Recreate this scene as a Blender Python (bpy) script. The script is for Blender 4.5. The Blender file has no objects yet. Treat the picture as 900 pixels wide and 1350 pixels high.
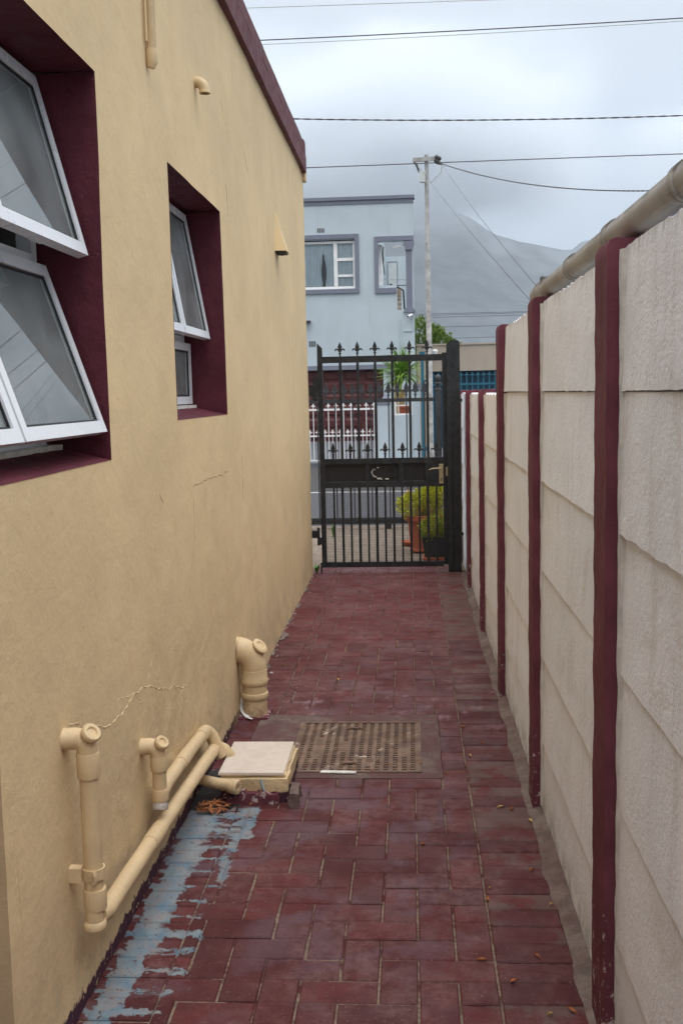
import bpy, bmesh, math, random
from mathutils import Matrix, Vector, noise as mnoise

R = math.radians
scene = bpy.context.scene
col = scene.collection
rnd = random.Random(7)

# ------------------------------------------------------------------ camera
F_PX, YAW, PITCH, ROLL, EYE = 1374.9, 0.0676, 0.1126, -0.0227, 1.4838
cam_d = bpy.data.cameras.new("camera")
cam = bpy.data.objects.new("camera", cam_d)
col.objects.link(cam)
fwd = Vector((-math.sin(YAW) * math.cos(PITCH), math.cos(YAW) * math.cos(PITCH), -math.sin(PITCH)))
rgt = Vector((math.cos(YAW), math.sin(YAW), 0))
up = rgt.cross(fwd)
r2 = rgt * math.cos(ROLL) + up * math.sin(ROLL)
u2 = -rgt * math.sin(ROLL) + up * math.cos(ROLL)
mw = Matrix((r2, u2, -fwd)).transposed().to_4x4()
mw.translation = Vector((0, 0, EYE))
cam.matrix_world = mw
cam_d.sensor_fit = 'VERTICAL'
cam_d.sensor_height = 24.0
cam_d.lens = F_PX / 1350 * 24.0
cam_d.clip_start = 0.05
cam_d.clip_end = 20000
scene.camera = cam

# ------------------------------------------------------------------ sky, sun, exposure
SUN_EL, SUN_AZ = R(68), R(160)
world = bpy.data.worlds.new("World")
scene.world = world
world.use_nodes = True
wn = world.node_tree
for n in list(wn.nodes):
    wn.nodes.remove(n)
def wnode(t, **k):
    n = wn.nodes.new(t)
    for a, b in k.items():
        setattr(n, a, b)
    return n
w_out = wnode('ShaderNodeOutputWorld')
w_bg = wnode('ShaderNodeBackground')
w_sky = wnode('ShaderNodeTexSky', sky_type='NISHITA', sun_disc=False, sun_elevation=SUN_EL, sun_rotation=SUN_AZ)
w_sc = wnode('ShaderNodeMixRGB', blend_type='MULTIPLY')
w_sc.inputs[0].default_value = 1
w_sc.inputs[2].default_value = (0.08, 0.08, 0.08, 1)
wn.links.new(w_sky.outputs[0], w_sc.inputs[1])
w_tc = wnode('ShaderNodeTexCoord')
w_sep = wnode('ShaderNodeSeparateXYZ')
wn.links.new(w_tc.outputs['Generated'], w_sep.inputs[0])
w_map = wnode('ShaderNodeMapping')
w_map.inputs['Scale'].default_value = (1, 1, 2.6)
wn.links.new(w_tc.outputs['Generated'], w_map.inputs[0])
w_nz = wnode('ShaderNodeTexNoise')
w_nz.inputs['Scale'].default_value = 2.6
w_nz.inputs['Detail'].default_value = 5
w_nz.inputs['Roughness'].default_value = .45
w_nz.inputs['Distortion'].default_value = .3
wn.links.new(w_map.outputs[0], w_nz.inputs[0])
w_ma = wnode('ShaderNodeMath', operation='MULTIPLY_ADD')
w_ma.inputs[1].default_value = 0.18
wn.links.new(w_nz.outputs[0], w_ma.inputs[0])
w_ad = wnode('ShaderNodeMath', operation='ADD')
w_ad.inputs[1].default_value = -0.075
wn.links.new(w_sep.outputs[2], w_ad.inputs[0])
wn.links.new(w_ad.outputs[0], w_ma.inputs[2])
w_ramp = wnode('ShaderNodeValToRGB')
els = [(0.0, (.38, .46, .56)), (.12, (.50, .575, .67)), (.24, (.63, .70, .785)), (.33, (.70, .755, .825)), (.45, (.84, .885, .94)), (.55, (1.15, 1.18, 1.22)), (.7, (2.35, 2.38, 2.42)), (1.0, (2.9, 2.92, 2.95))]
while len(w_ramp.color_ramp.elements) < len(els):
    w_ramp.color_ramp.elements.new(.5)
for e, (p, c) in zip(w_ramp.color_ramp.elements, els):
    e.position = p
    e.color = c + (1,)
wn.links.new(w_ma.outputs[0], w_ramp.inputs[0])
w_mix = wnode('ShaderNodeMixRGB')
w_mix.inputs[0].default_value = .93
wn.links.new(w_sc.outputs[0], w_mix.inputs[1])
wn.links.new(w_ramp.outputs[0], w_mix.inputs[2])
wn.links.new(w_mix.outputs[0], w_bg.inputs[0])
w_bg.inputs[1].default_value = 1.0
wn.links.new(w_bg.outputs[0], w_out.inputs[0])

sun_d = bpy.data.lights.new("sun", 'SUN')
sun_d.energy = 1.1
sun_d.angle = R(40)
sun_d.color = (1, .97, .92)
sun = bpy.data.objects.new("sun", sun_d)
col.objects.link(sun)
sdir = Vector((math.sin(SUN_AZ) * math.cos(SUN_EL), math.cos(SUN_AZ) * math.cos(SUN_EL), math.sin(SUN_EL)))
sun.rotation_euler = sdir.to_track_quat('Z', 'Y').to_euler()

scene.view_settings.view_transform = 'Standard'
scene.view_settings.look = 'None'
scene.view_settings.exposure = 0.14
scene.view_settings.gamma = 1.0
scene.view_settings.use_curve_mapping = False
scene.cycles.volume_bounces = 3
scene.render.resolution_x = 682
scene.render.resolution_y = 1024

# ------------------------------------------------------------------ material helpers
def lin(r, g, b):
    f = lambda v: (v / 255 / 12.92) if v / 255 <= .04045 else ((v / 255 + .055) / 1.055) ** 2.4
    return (f(r), f(g), f(b), 1)

class Mat:
    def __init__(s, name, rough=.7, spec=.4, metal=0):
        s.mat = bpy.data.materials.new(name)
        s.mat.use_nodes = True
        s.nt = s.mat.node_tree
        s.b = s.nt.nodes['Principled BSDF']
        s.b.inputs['Roughness'].default_value = rough
        s.b.inputs['Specular IOR Level'].default_value = spec
        s.b.inputs['Metallic'].default_value = metal
        s._pos = None
    def link(s, a, b):
        if isinstance(a, (int, float)):
            b.default_value = a
        elif isinstance(a, tuple):
            b.default_value = a if len(a) == 4 or b.type == 'VECTOR' else a + (1,)
        else:
            s.nt.links.new(a, b)
    def node(s, t, **k):
        n = s.nt.nodes.new(t)
        for a, b in k.items():
            setattr(n, a, b)
        return n
    def pos(s):
        if not s._pos:
            s._pos = s.node('ShaderNodeNewGeometry').outputs['Position']
        return s._pos
    def loc(s):
        return s.node('ShaderNodeTexCoord').outputs['Object']
    def xyz(s):
        n = s.node('ShaderNodeSeparateXYZ')
        s.link(s.pos(), n.inputs[0])
        return n.outputs[0], n.outputs[1], n.outputs[2]
    def sc(s, v, sx, sy, sz):
        n = s.node('ShaderNodeVectorMath', operation='MULTIPLY')
        s.link(v, n.inputs[0])
        n.inputs[1].default_value = (sx, sy, sz)
        return n.outputs[0]
    def noise(s, scale, detail=4, rough=.5, vec=None, dist=0):
        n = s.node('ShaderNodeTexNoise')
        s.link(vec if vec is not None else s.pos(), n.inputs['Vector'])
        n.inputs['Scale'].default_value = scale
        n.inputs['Detail'].default_value = detail
        n.inputs['Roughness'].default_value = rough
        n.inputs['Distortion'].default_value = dist
        return n.outputs[0]
    def vor(s, scale, feat='F1', vec=None):
        n = s.node('ShaderNodeTexVoronoi', feature=feat)
        s.link(vec if vec is not None else s.pos(), n.inputs['Vector'])
        n.inputs['Scale'].default_value = scale
        return n.outputs[0]
    def ss(s, v, a, b, lo=0.0, hi=1.0):
        n = s.node('ShaderNodeMapRange', interpolation_type='SMOOTHSTEP')
        s.link(v, n.inputs[0])
        n.inputs[1].default_value = a; n.inputs[2].default_value = b
        n.inputs[3].default_value = lo; n.inputs[4].default_value = hi
        return n.outputs[0]
    def m(s, op, a, b=0.0, c=None):
        n = s.node('ShaderNodeMath', operation=op)
        s.link(a, n.inputs[0]); s.link(b, n.inputs[1])
        if c is not None:
            s.link(c, n.inputs[2])
        return n.outputs[0]
    def mix(s, f, a, b, mode='MIX'):
        n = s.node('ShaderNodeMixRGB', blend_type=mode)
        s.link(f, n.inputs[0]); s.link(a, n.inputs[1]); s.link(b, n.inputs[2])
        return n.outputs[0]
    def rand(s):
        return s.node('ShaderNodeObjectInfo').outputs['Random']
    def bump(s, h, dist=.002, strength=1.0, normal=None):
        n = s.node('ShaderNodeBump')
        s.link(h, n.inputs['Height'])
        n.inputs['Strength'].default_value = strength
        n.inputs['Distance'].default_value = dist
        if normal is not None:
            s.link(normal, n.inputs['Normal'])
        return n.outputs[0]
    def out(s, color=None, rough=None, normal=None):
        if color is not None: s.link(color, s.b.inputs['Base Color'])
        if rough is not None: s.link(rough, s.b.inputs['Roughness'])
        if normal is not None: s.link(normal, s.b.inputs['Normal'])
        return s.mat

def simple(name, c, rough=.7, var=.15, scale=8, bump=0, bscale=60, spec=.4, metal=0):
    M = Mat(name, rough, spec, metal)
    n = M.noise(scale, 5, .6)
    d = tuple(v * (1 - var) for v in c[:3]) + (1,)
    l = tuple(min(1, v * (1 + var)) for v in c[:3]) + (1,)
    nrm = M.bump(M.noise(bscale, 3, .6), bump) if bump else None
    return M.out(M.mix(M.ss(n, .3, .7), d, l), M.ss(n, .3, .7, max(0, rough - .08), rough + .08), nrm)

def mat_ochre(name, base):
    M = Mat(name, .82, .25)
    x, y, z = M.xyz()
    b = base
    c = M.mix(M.ss(M.noise(1.3, 5, .6), .3, .7), tuple(v * .93 for v in b), tuple(min(1, v * 1.05) for v in b))
    st = M.noise(1.0, 4, .6, M.sc(M.pos(), 1, 7, .5))
    c = M.mix(M.ss(st, .52, .78, 0, .35), c, tuple(v * f for v, f in zip(b, (.86, .80, .72))))
    # grime patches low on the wall and greenish grey weathering
    g = M.m('MULTIPLY', M.ss(z, 1.3, .1), M.ss(M.noise(2.2, 6, .65), .38, .68))
    c = M.mix(M.m('MULTIPLY', g, .45), c, tuple(v * f for v, f in zip(b, (.80, .80, .84))))
    sp = M.ss(M.noise(60, 2, .5), .74, .8)
    c = M.mix(M.m('MULTIPLY', sp, .25), c, tuple(v * .6 for v in b))
    spl = M.m('MULTIPLY', M.ss(z, .42, .05), M.ss(M.noise(7, 7, .75), .42, .62))
    c = M.mix(M.m('MULTIPLY', spl, .38), c, lin(150, 138, 122))
    # narrow rust and dirt runs
    rn = M.noise(1, 2, .5, M.sc(M.pos(), 1, 42, .9))
    rn2 = M.ss(M.noise(1.1, 3, .5), .5, .65)
    c = M.mix(M.m('MULTIPLY', M.m('MULTIPLY', M.ss(rn, .70, .78), rn2), .35), c, tuple(v * f for v, f in zip(b, (.62, .52, .45))))
    # maroon skirting paint at the foot of the wall, ragged top
    ed = M.m('ADD', M.m('MULTIPLY', M.noise(16, 5, .7), .09), -.002)
    near = M.ss(y, 4.9, 4.4)
    sk = M.m('MULTIPLY', M.ss(M.m('SUBTRACT', ed, z), -.004, .004), near)
    chips = M.ss(M.noise(38, 4, .7), .60, .64)
    sk = M.m('MULTIPLY', sk, M.m('SUBTRACT', 1.0, chips))
    c = M.mix(sk, c, lin(72, 42, 58))
    h = M.m('ADD', M.m('MULTIPLY', M.noise(110, 2, .5), .45), M.m('MULTIPLY', M.noise(46, 3, .5), .8))
    nrm = M.bump(h, .0036, .48)
    nrm = M.bump(M.noise(5, 3, .5), .03, .25, nrm)
    pat = M.m('MULTIPLY', M.m('MULTIPLY', M.ss(z, .85, .35), M.ss(y, 2.3, 3.1)), M.ss(y, 4.9, 3.6))
    pat = M.m('MULTIPLY', pat, M.ss(M.noise(3.5, 3, .5), .35, .6))
    nrm = M.bump(M.m('MULTIPLY', pat, M.noise(13, 6, .72, dist=.2)), .020, .6, nrm)
    return M.out(c, M.ss(M.noise(9, 4), .3, .7, .7, .9), nrm)

def mat_oxblood(name, base, rough=.6, chips=True, bs=.0016):
    M = Mat(name, rough, .10)
    x, y, z = M.xyz()
    c = M.mix(M.ss(M.noise(7, 5, .6), .3, .7), tuple(v * .82 for v in base[:3]), tuple(v * 1.18 for v in base[:3]))
    if 'board' in name:
        c = M.mix(M.ss(M.noise(1, 6, .8, M.sc(M.pos(), 40, 9, 40)), .5, .66, 0, .7), c, lin(70, 40, 44))
        c = M.mix(M.ss(M.noise(1, 6, .8, M.sc(M.pos(), 30, 6, 34)), .58, .66, 0, .5), c, lin(132, 104, 106))
    c = M.mix(M.ss(M.noise(70, 3, .6), .70, .76, 0, .6), c, lin(120, 90, 92))
    if chips:
        k = M.m('SUBTRACT', M.noise(34, 6, .75), M.ss(z, .02, .55, 0, .12))
        k = M.m('SUBTRACT', k, M.ss(z, .55, .9, 0, .14))
        c = M.mix(M.ss(k, .565, .585), c, lin(186, 172, 168))
    nrm = M.bump(M.m('ADD', M.noise(42, 4, .6), M.m('MULTIPLY', M.noise(160, 2, .5), .35)), bs, 1.0)
    return M.out(c, M.ss(M.noise(14, 4), .3, .7, rough - .08, rough + .14), nrm)

def blue_mask(M):
    """where the red coat has worn off the left edge course down to the old pale blue coat:
    a band along the wall, the joints running out from it, a strip closing them, and a patch by the gully"""
    x, y, z = M.xyz()
    n = M.noise(17, 6, .72)
    n2 = M.noise(4.2, 4, .6)
    wob = M.m('MULTIPLY', M.m('SUBTRACT', n, .5), .085)
    wob = M.m('ADD', wob, M.m('MULTIPLY', M.m('SUBTRACT', M.noise(60, 4, .7), .5), .022))
    big = M.m('MULTIPLY', M.m('SUBTRACT', n2, .5), .11)
    mn = lambda p, q: M.m('MINIMUM', p, q)
    sub = lambda p, q: M.m('SUBTRACT', p, q)
    sA = mn(M.m('ADD', x, .800), sub(M.m('ADD', M.ss(y, 2.3, 3.1, -.725, -.70), big), x))
    fr = M.m('FRACT', M.m('DIVIDE', M.m('ADD', y, .006), .094))
    dj = M.m('MULTIPLY', mn(fr, sub(1.0, fr)), .094)
    sB = mn(sub(M.m('ADD', .004, M.m('MULTIPLY', M.ss(n2, .35, .6), .014)), dj), sub(M.m('ADD', -.615, M.m('MULTIPLY', big, 1.2)), x))
    sC = mn(sub(.016, M.m('ABSOLUTE', M.m('ADD', x, .607))), M.m('MULTIPLY', sub(y, 3.0), .5))
    sD = mn(sub(y, 3.34), sub(-.560, x))
    s = M.m('MAXIMUM', M.m('MAXIMUM', sA, sB), M.m('MAXIMUM', sC, sD))
    k = M.ss(M.m('ADD', s, wob), -.0015, .004)
    isl = M.m('MULTIPLY', M.ss(M.noise(1, 7, .78, M.sc(M.pos(), 8, 19, 5)), .52, .57), M.ss(M.m('ADD', x, big), -.73, -.70))
    isl = M.m('MAXIMUM', isl, M.m('MULTIPLY', M.ss(M.noise(46, 5, .75), .60, .64), .8))
    k = M.m('MULTIPLY', k, sub(1.0, isl))
    k = M.m('MULTIPLY', k, M.ss(M.m('ADD', y, M.m('MULTIPLY', n, .10)), 3.68, 3.65))
    k = M.m('MULTIPLY', k, M.ss(M.m('ADD', x, M.m('MULTIPLY', n, .05)), -.795, -.785))
    k = M.m('MULTIPLY', k, M.ss(x, -.52, -.54))
    return M.m('MULTIPLY', k, M.ss(y, 1.2, 1.3))

def blue_col(M):
    c = M.mix(M.ss(M.noise(9, 5, .6), .35, .65), lin(98, 122, 138), lin(132, 140, 143))
    c = M.mix(M.ss(M.noise(19, 6, .75), .44, .62, 0, .8), c, lin(134, 124, 124))
    return M.mix(M.ss(M.noise(55, 4, .7), .62, .7, 0, .7), c, lin(84, 60, 68))

def mat_brick():
    M = Mat('red_painted_brick', .5, .22)
    x, y, z = M.xyz()
    r = M.rand()
    c = M.mix(r, lin(74, 31, 33), lin(96, 42, 42))
    c = M.mix(M.ss(M.noise(11, 6, .65), .35, .7, 0, .7), c, lin(70, 34, 38))
    # worn soldier course on the right: grey brown concrete shows through
    wn_ = M.m('ADD', M.noise(5.5, 6, .7), M.m('MULTIPLY', M.m('SUBTRACT', r, .5), .22))
    w = M.m('MULTIPLY', M.ss(x, .17, .22), M.ss(wn_, .49, .60))
    c = M.mix(M.m('MULTIPLY', w, .62), c, lin(98, 82, 76))
    # general light wear elsewhere
    w2 = M.ss(M.noise(3.1, 7, .75), .50, .68)
    c = M.mix(M.m('MULTIPLY', w2, .32), c, lin(106, 72, 70))
    # dusty scuffed track down the middle
    du = M.m('MULTIPLY', M.ss(M.noise(2.6, 7, .72), .44, .62), M.ss(M.noise(26, 5, .75), .36, .62))
    c = M.mix(M.m('MULTIPLY', du, .5), c, lin(124, 92, 92))
    # lilac water and cement bloom
    lm = M.m('MULTIPLY', M.ss(x, .2, .1), M.ss(M.m('ABSOLUTE', M.m('SUBTRACT', y, 3.7)), 1.9, .6))
    lil = M.m('MULTIPLY', M.ss(M.noise(3.6, 5, .62, dist=.6), .50, .62), lm)
    c = M.mix(M.m('MULTIPLY', lil, .6), c, lin(96, 74, 84))
    fr = M.m('MULTIPLY', M.ss(M.m('ABSOLUTE', M.m('SUBTRACT', y, 4.85)), .5, .1), M.ss(M.noise(7, 6, .7), .55, .66))
    c = M.mix(M.m('MULTIPLY', fr, .6), c, lin(150, 122, 130))
    c = M.mix(M.ss(M.noise(120, 2, .5), .68, .74, 0, .45), c, lin(150, 130, 125))
    c = M.mix(M.ss(M.noise(90, 3, .6), .66, .74, 0, .6), c, lin(60, 30, 34))
    k = blue_mask(M)
    c = M.mix(k, c, blue_col(M))
    rg = M.ss(M.noise(6, 5, .6), .35, .65, .42, .72)
    nrm = M.bump(M.m('ADD', M.noise(150, 3, .6), M.m('MULTIPLY', M.noise(35, 4, .6), 1.2)), .0016, .8)
    nrm = M.bump(k, .0012, 1.0, nrm)
    return M.out(c, rg, nrm)

def mat_joint():
    M = Mat('sandy_joint', .95, .2)
    x, y, z = M.xyz()
    c = M.mix(M.ss(M.noise(60, 4, .7), .3, .7), lin(98, 82, 74), lin(142, 124, 110))
    c = M.mix(M.ss(M.noise(7, 6, .75), .46, .60), c, lin(78, 42, 42))
    k = blue_mask(M)
    c = M.mix(k, c, blue_col(M))
    return M.out(c, .95, M.bump(M.noise(200, 3, .6), .003))

def mat_panel():
    M = Mat('white_limewashed_panel', .9, .15)
    x, y, z = M.xyz()
    c = M.mix(M.ss(M.noise(3, 6, .6), .3, .7), lin(232, 235, 241), lin(243, 245, 250))
    st = M.noise(1, 5, .65, M.sc(M.pos(), 1, 16, 1.6))
    c = M.mix(M.ss(st, .5, .75, 0, .5), c, lin(206, 202, 198))
    rr = M.rand()
    c = M.mix(M.ss(rr, 0, 1, 0, .22), c, lin(206, 202, 194))
    alg = M.m('MULTIPLY', M.ss(z, .16, .0), M.ss(M.noise(9, 7, .75), .40, .58))
    c = M.mix(M.m('MULTIPLY', alg, .6), c, lin(128, 122, 104))
    sm = M.ss(M.noise(1, 6, .75, M.sc(M.pos(), 4, 5, 9)), .60, .70)
    c = M.mix(M.m('MULTIPLY', sm, .30), c, lin(176, 168, 158))
    # mould along the coping
    tp = M.m('ADD', M.m('MULTIPLY', M.noise(1, 5, .7, M.sc(M.pos(), 1, 30, 5)), .22), M.m('ADD', z, -1.88))
    c = M.mix(M.m('MULTIPLY', M.ss(tp, -.03, .05), .55), c, lin(122, 114, 104))
    # brown damp stain
    sx = M.ss(M.noise(2.3, 6, .7, dist=.5), .55, .70)
    c = M.mix(M.m('MULTIPLY', sx, .35), c, lin(198, 182, 168))
    c = M.mix(M.ss(M.noise(85, 3, .6), .70, .76, 0, .35), c, lin(150, 138, 128))
    h = M.m('ADD', M.m('MULTIPLY', M.noise(105, 3, .6), .7), M.m('MULTIPLY', M.noise(26, 5, .65), 1.0))
    return M.out(c, .9, M.bump(h, .0034, .85))

def mat_foliage(name, a, b, c2=None):
    M = Mat(name, .5, .35)
    n = M.noise(45, 3, .6)
    c = M.mix(M.ss(n, .35, .65), tuple(v * .6 for v in a[:3]), b)
    c = M.mix(M.ss(M.noise(9, 3, .6), .4, .65), c, a)
    if c2 is not None:
        c = M.mix(M.ss(M.noise(5, 3, .5), .55, .65), c, c2)
    M.b.inputs['Subsurface Weight'].default_value = 0
    return M.out(c, .5)

def mat_glass(name, tint=(.92, .95, .95, 1), dust=.19, ior=1.75):
    """window glass with a film of dust on it"""
    m = bpy.data.materials.new(name)
    m.use_nodes = True
    nt = m.node_tree
    for n in list(nt.nodes):
        nt.nodes.remove(n)
    N = nt.nodes.new; L = nt.links.new
    o = N('ShaderNodeOutputMaterial'); mx = N('ShaderNodeMixShader'); mx2 = N('ShaderNodeMixShader')
    tr = N('ShaderNodeBsdfTransparent'); gl = N('ShaderNodeBsdfGlossy'); df = N('ShaderNodeBsdfDiffuse'); fr = N('ShaderNodeFresnel')
    ge = N('ShaderNodeNewGeometry'); nz_ = N('ShaderNodeTexNoise'); mr = N('ShaderNodeMapRange')
    nz_.inputs['Scale'].default_value = 7; nz_.inputs['Detail'].default_value = 5
    L(ge.outputs['Position'], nz_.inputs['Vector']); L(nz_.outputs[0], mr.inputs[0])
    mr.inputs[1].default_value = .3; mr.inputs[2].default_value = .7; mr.inputs[3].default_value = dust * .6; mr.inputs[4].default_value = dust * 1.4
    tr.inputs[0].default_value = tint
    df.inputs[0].default_value = (.50, .53, .53, 1)
    gl.inputs['Roughness'].default_value = .02
    gl.inputs['Color'].default_value = (.95, .97, .97, 1)
    fr.inputs[0].default_value = ior
    L(fr.outputs[0], mx.inputs[0]); L(tr.outputs[0], mx.inputs[1]); L(gl.outputs[0], mx.inputs[2])
    L(mr.outputs[0], mx2.inputs[0]); L(mx.outputs[0], mx2.inputs[1]); L(df.outputs[0], mx2.inputs[2])
    L(mx2.outputs[0], o.inputs[0])
    return m

OCHRE_BASE = (.69, .525, .305)
X = {}
X['ochre'] = mat_ochre('ochre_plaster', OCHRE_BASE)
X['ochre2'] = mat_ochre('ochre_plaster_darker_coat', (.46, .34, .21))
def mat_pipe():
    M = Mat('ochre_gloss_on_pipe', .5, .4)
    b = (.65, .49, .29)
    c = M.mix(M.ss(M.noise(8, 5, .6), .3, .7), tuple(v * .92 for v in b), tuple(v * 1.04 for v in b))
    x, y, z = M.xyz()
    c = M.mix(M.m('MULTIPLY', M.ss(M.noise(13, 7, .78), .56, .70), .45), c, lin(150, 130, 104))
    c = M.mix(M.ss(M.noise(48, 4, .7), .69, .73, 0, .8), c, lin(104, 84, 66))
    g = M.m('MULTIPLY', M.ss(z, .14, .0), M.ss(M.noise(24, 6, .75), .40, .60))
    c = M.mix(M.m('MULTIPLY', g, .6), c, lin(96, 74, 66))
    h = M.m('ADD', M.noise(1, 3, .5, M.sc(M.pos(), 120, 120, 26)), M.noise(30, 4, .6))
    return M.out(c, M.ss(M.noise(12, 4), .3, .7, .4, .62), M.bump(h, .0016, .9))
X['ochre_pipe'] = mat_pipe()
X['ox'] = mat_oxblood('oxblood_paint', lin(106, 60, 70)[:3])
X['ox_reveal'] = mat_oxblood('oxblood_reveal_paint', lin(90, 44, 54)[:3], .55, False, .003)
X['ox_wood'] = mat_oxblood('oxblood_weathered_board', lin(104, 66, 70)[:3], .6, False, .002)
X['brick'] = mat_brick()
X['joint'] = mat_joint()
X['panel'] = mat_panel()
X['alu'] = simple('white_window_frame', (.74, .76, .80, 1), .32, .02, 3, 0, 60, .5)
X['gasket'] = simple('black_gasket', (.015, .015, .017, 1), .5, .1)
X['glass'] = mat_glass('window_glass')
X['glass_far'] = mat_glass('street_window_glass', dust=.03, ior=1.4)
X['curtain'] = simple('net_curtain', (.80, .82, .82, 1), .9, .12, 5)
X['room'] = simple('room_plaster', (.72, .72, .70, 1), .9, .1, 3)
def mat_black_iron():
    M = Mat('black_enamel_iron', .42, .3)
    c = M.mix(M.ss(M.noise(20, 5, .6), .3, .7), (.014, .015, .017, 1), (.032, .033, .036, 1))
    c = M.mix(M.ss(M.noise(22, 6, .75), .70, .72), c, lin(150, 140, 134))
    c = M.mix(M.ss(M.noise(9, 6, .75), .68, .74, 0, .6), c, lin(92, 60, 46))
    return M.out(c, M.ss(M.noise(12, 4), .3, .7, .3, .6), M.bump(M.noise(70, 3, .6), .001))
X['iron'] = mat_black_iron()
X['iron2'] = simple('faded_black_iron', (.035, .037, .042, 1), .55, .2, 15, .001, 60)
X['wire'] = simple('dark_wire', (.05, .05, .055, 1), .6, .1)
X['brass'] = simple('dull_brass', (.50, .42, .27, 1), .38, .15, 40, 0, 60, .5, .75)
X['white'] = simple('white_paint', (.78, .78, .77, 1), .55, .06, 8)
X['offwhite'] = simple('dirty_white', (.62, .60, .57, 1), .8, .15, 20, .002, 60)
def mat_marble():
    M = Mat('cream_glazed_tile', .18, .5)
    v = M.noise(5, 6, .6, dist=1.6)
    c = M.mix(M.ss(v, .35, .65), lin(206, 194, 184), lin(222, 212, 203))
    c = M.mix(M.ss(v, .5, .56, 0, .35), c, lin(196, 178, 164))
    return M.out(c, .2)
X['tile'] = mat_marble()
def mat_cover():
    M = Mat('rusty_cast_iron', .75, .3)
    c = M.mix(M.ss(M.noise(10, 6, .7), .35, .65), lin(96, 78, 70), lin(128, 106, 92))
    c = M.mix(M.ss(M.noise(26, 6, .7), .54, .64), c, lin(100, 66, 46))
    c = M.mix(M.ss(M.noise(6.5, 7, .75, dist=.8), .60, .66), c, lin(186, 172, 160))
    return M.out(c, .75, M.bump(M.noise(120, 3, .6), .001))
X['cover'] = mat_cover()
X['cover_pit'] = simple('cover_pit_dirt', (.045, .036, .032, 1), .95, .3, 40)
def mat_cement(name, a, b, red=0.0):
    M = Mat(name, .9, .2)
    c = M.mix(M.ss(M.noise(12, 6, .7), .35, .65), a, b)
    c = M.mix(M.ss(M.noise(90, 4, .7), .55, .7, 0, .5), c, tuple(v * .5 for v in a[:3]) + (1,))
    if red:
        c = M.mix(M.m('MULTIPLY', M.ss(M.noise(4, 6, .7), .42, .58), red), c, lin(92, 60, 62))
    return M.out(c, .85, M.bump(M.m('ADD', M.noise(40, 5, .7), M.noise(150, 3, .6)), .004))
X['cement'] = mat_cement('grey_cement_edge', lin(104, 92, 86), lin(130, 116, 108), .45)
X['mortar_lilac'] = mat_cement('lilac_washed_mortar', lin(96, 80, 78), lin(118, 102, 96), .7)
X['rubble'] = mat_cement('pale_mortar_crumbs', lin(140, 126, 120), lin(176, 164, 158), .2)
X['wetdirt'] = simple('damp_black_dirt', (.03, .025, .028, 1), .7, .3, 30, .004, 50)
X['leaf'] = simple('dry_orange_leaf', lin(156, 96, 58), .7, .35, 60)
X['leaf2'] = simple('pale_dry_leaf', lin(196, 160, 104), .7, .3, 60)
X['terracotta'] = simple('terracotta', lin(172, 92, 62), .75, .12, 12, .001, 60)
X['blackpot'] = simple('charcoal_plastic', (.035, .038, .042, 1), .5, .15)
X['teal'] = simple('teal_enamel', lin(38, 96, 116), .45, .15)
X['teal_dark'] = simple('dark_teal_door', lin(22, 66, 88), .5, .2, 4)
def mat_render(name, b, dirt):
    M = Mat(name, .85, .2)
    c = M.mix(M.ss(M.noise(1.4, 5, .6), .3, .7), tuple(v * .95 for v in b[:3]), tuple(min(1, v * 1.04) for v in b[:3]))
    st = M.noise(1, 5, .7, M.sc(M.pos(), 5, 5, .5))
    c = M.mix(M.ss(st, .50, .72, 0, .35), c, dirt)
    return M.out(c, .85, M.bump(M.noise(25, 3, .6), .004))
X['blue'] = mat_render('pale_blue_render', lin(184, 195, 201), lin(164, 172, 176))
X['grey'] = simple('slate_grey_trim', lin(118, 122, 136), .7, .07, 6, .002, 40)
X['tan'] = mat_render('tan_render', lin(172, 159, 144), lin(146, 134, 120))
X['mahogany'] = simple('mahogany_door', lin(80, 34, 36), .5, .25, 9)
X['ramp'] = simple('grey_concrete', lin(96, 98, 104), .9, .15, 3)
X['asphalt'] = simple('road_asphalt', lin(58, 56, 56), .9, .12, 3, .004, 60)
X['tar'] = simple('pavement_tar', lin(66, 66, 70), .9, .10, 4, .004, 80)
X['linepaint'] = simple('white_line_paint', (.30, .30, .30, 1), .7, .1)
X['pipewall'] = None
def mat_gutter():
    M = Mat('weathered_beige_pipe', .55, .35)
    x, y, z = M.xyz()
    c = M.mix(M.ss(M.noise(6, 5, .6), .3, .7), lin(150, 146, 141), lin(172, 169, 164))
    st = M.noise(1, 5, .7, M.sc(M.pos(), 60, 2.5, 30))
    c = M.mix(M.ss(st, .52, .72, 0, .55), c, lin(132, 120, 106))
    tp = M.m('ADD', z, M.m('MULTIPLY', M.noise(14, 5, .75), .05))
    c = M.mix(M.m('MULTIPLY', M.ss(tp, 1.868, 1.884), .8), c, lin(84, 76, 68))
    return M.out(c, .55)
X['pipewall'] = mat_gutter()
X['polemetal'] = mat_cement('weathered_pole', lin(142, 141, 140), lin(182, 181, 180))
X['boxgrey'] = simple('pale_grey_box', lin(190, 196, 196), .5, .05)
X['curtain2'] = simple('pale_blue_curtain', lin(226, 232, 240), .9, .05, 4)
X['dark'] = simple('dark_void', (.02, .02, .022, 1), .9, .1)
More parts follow.
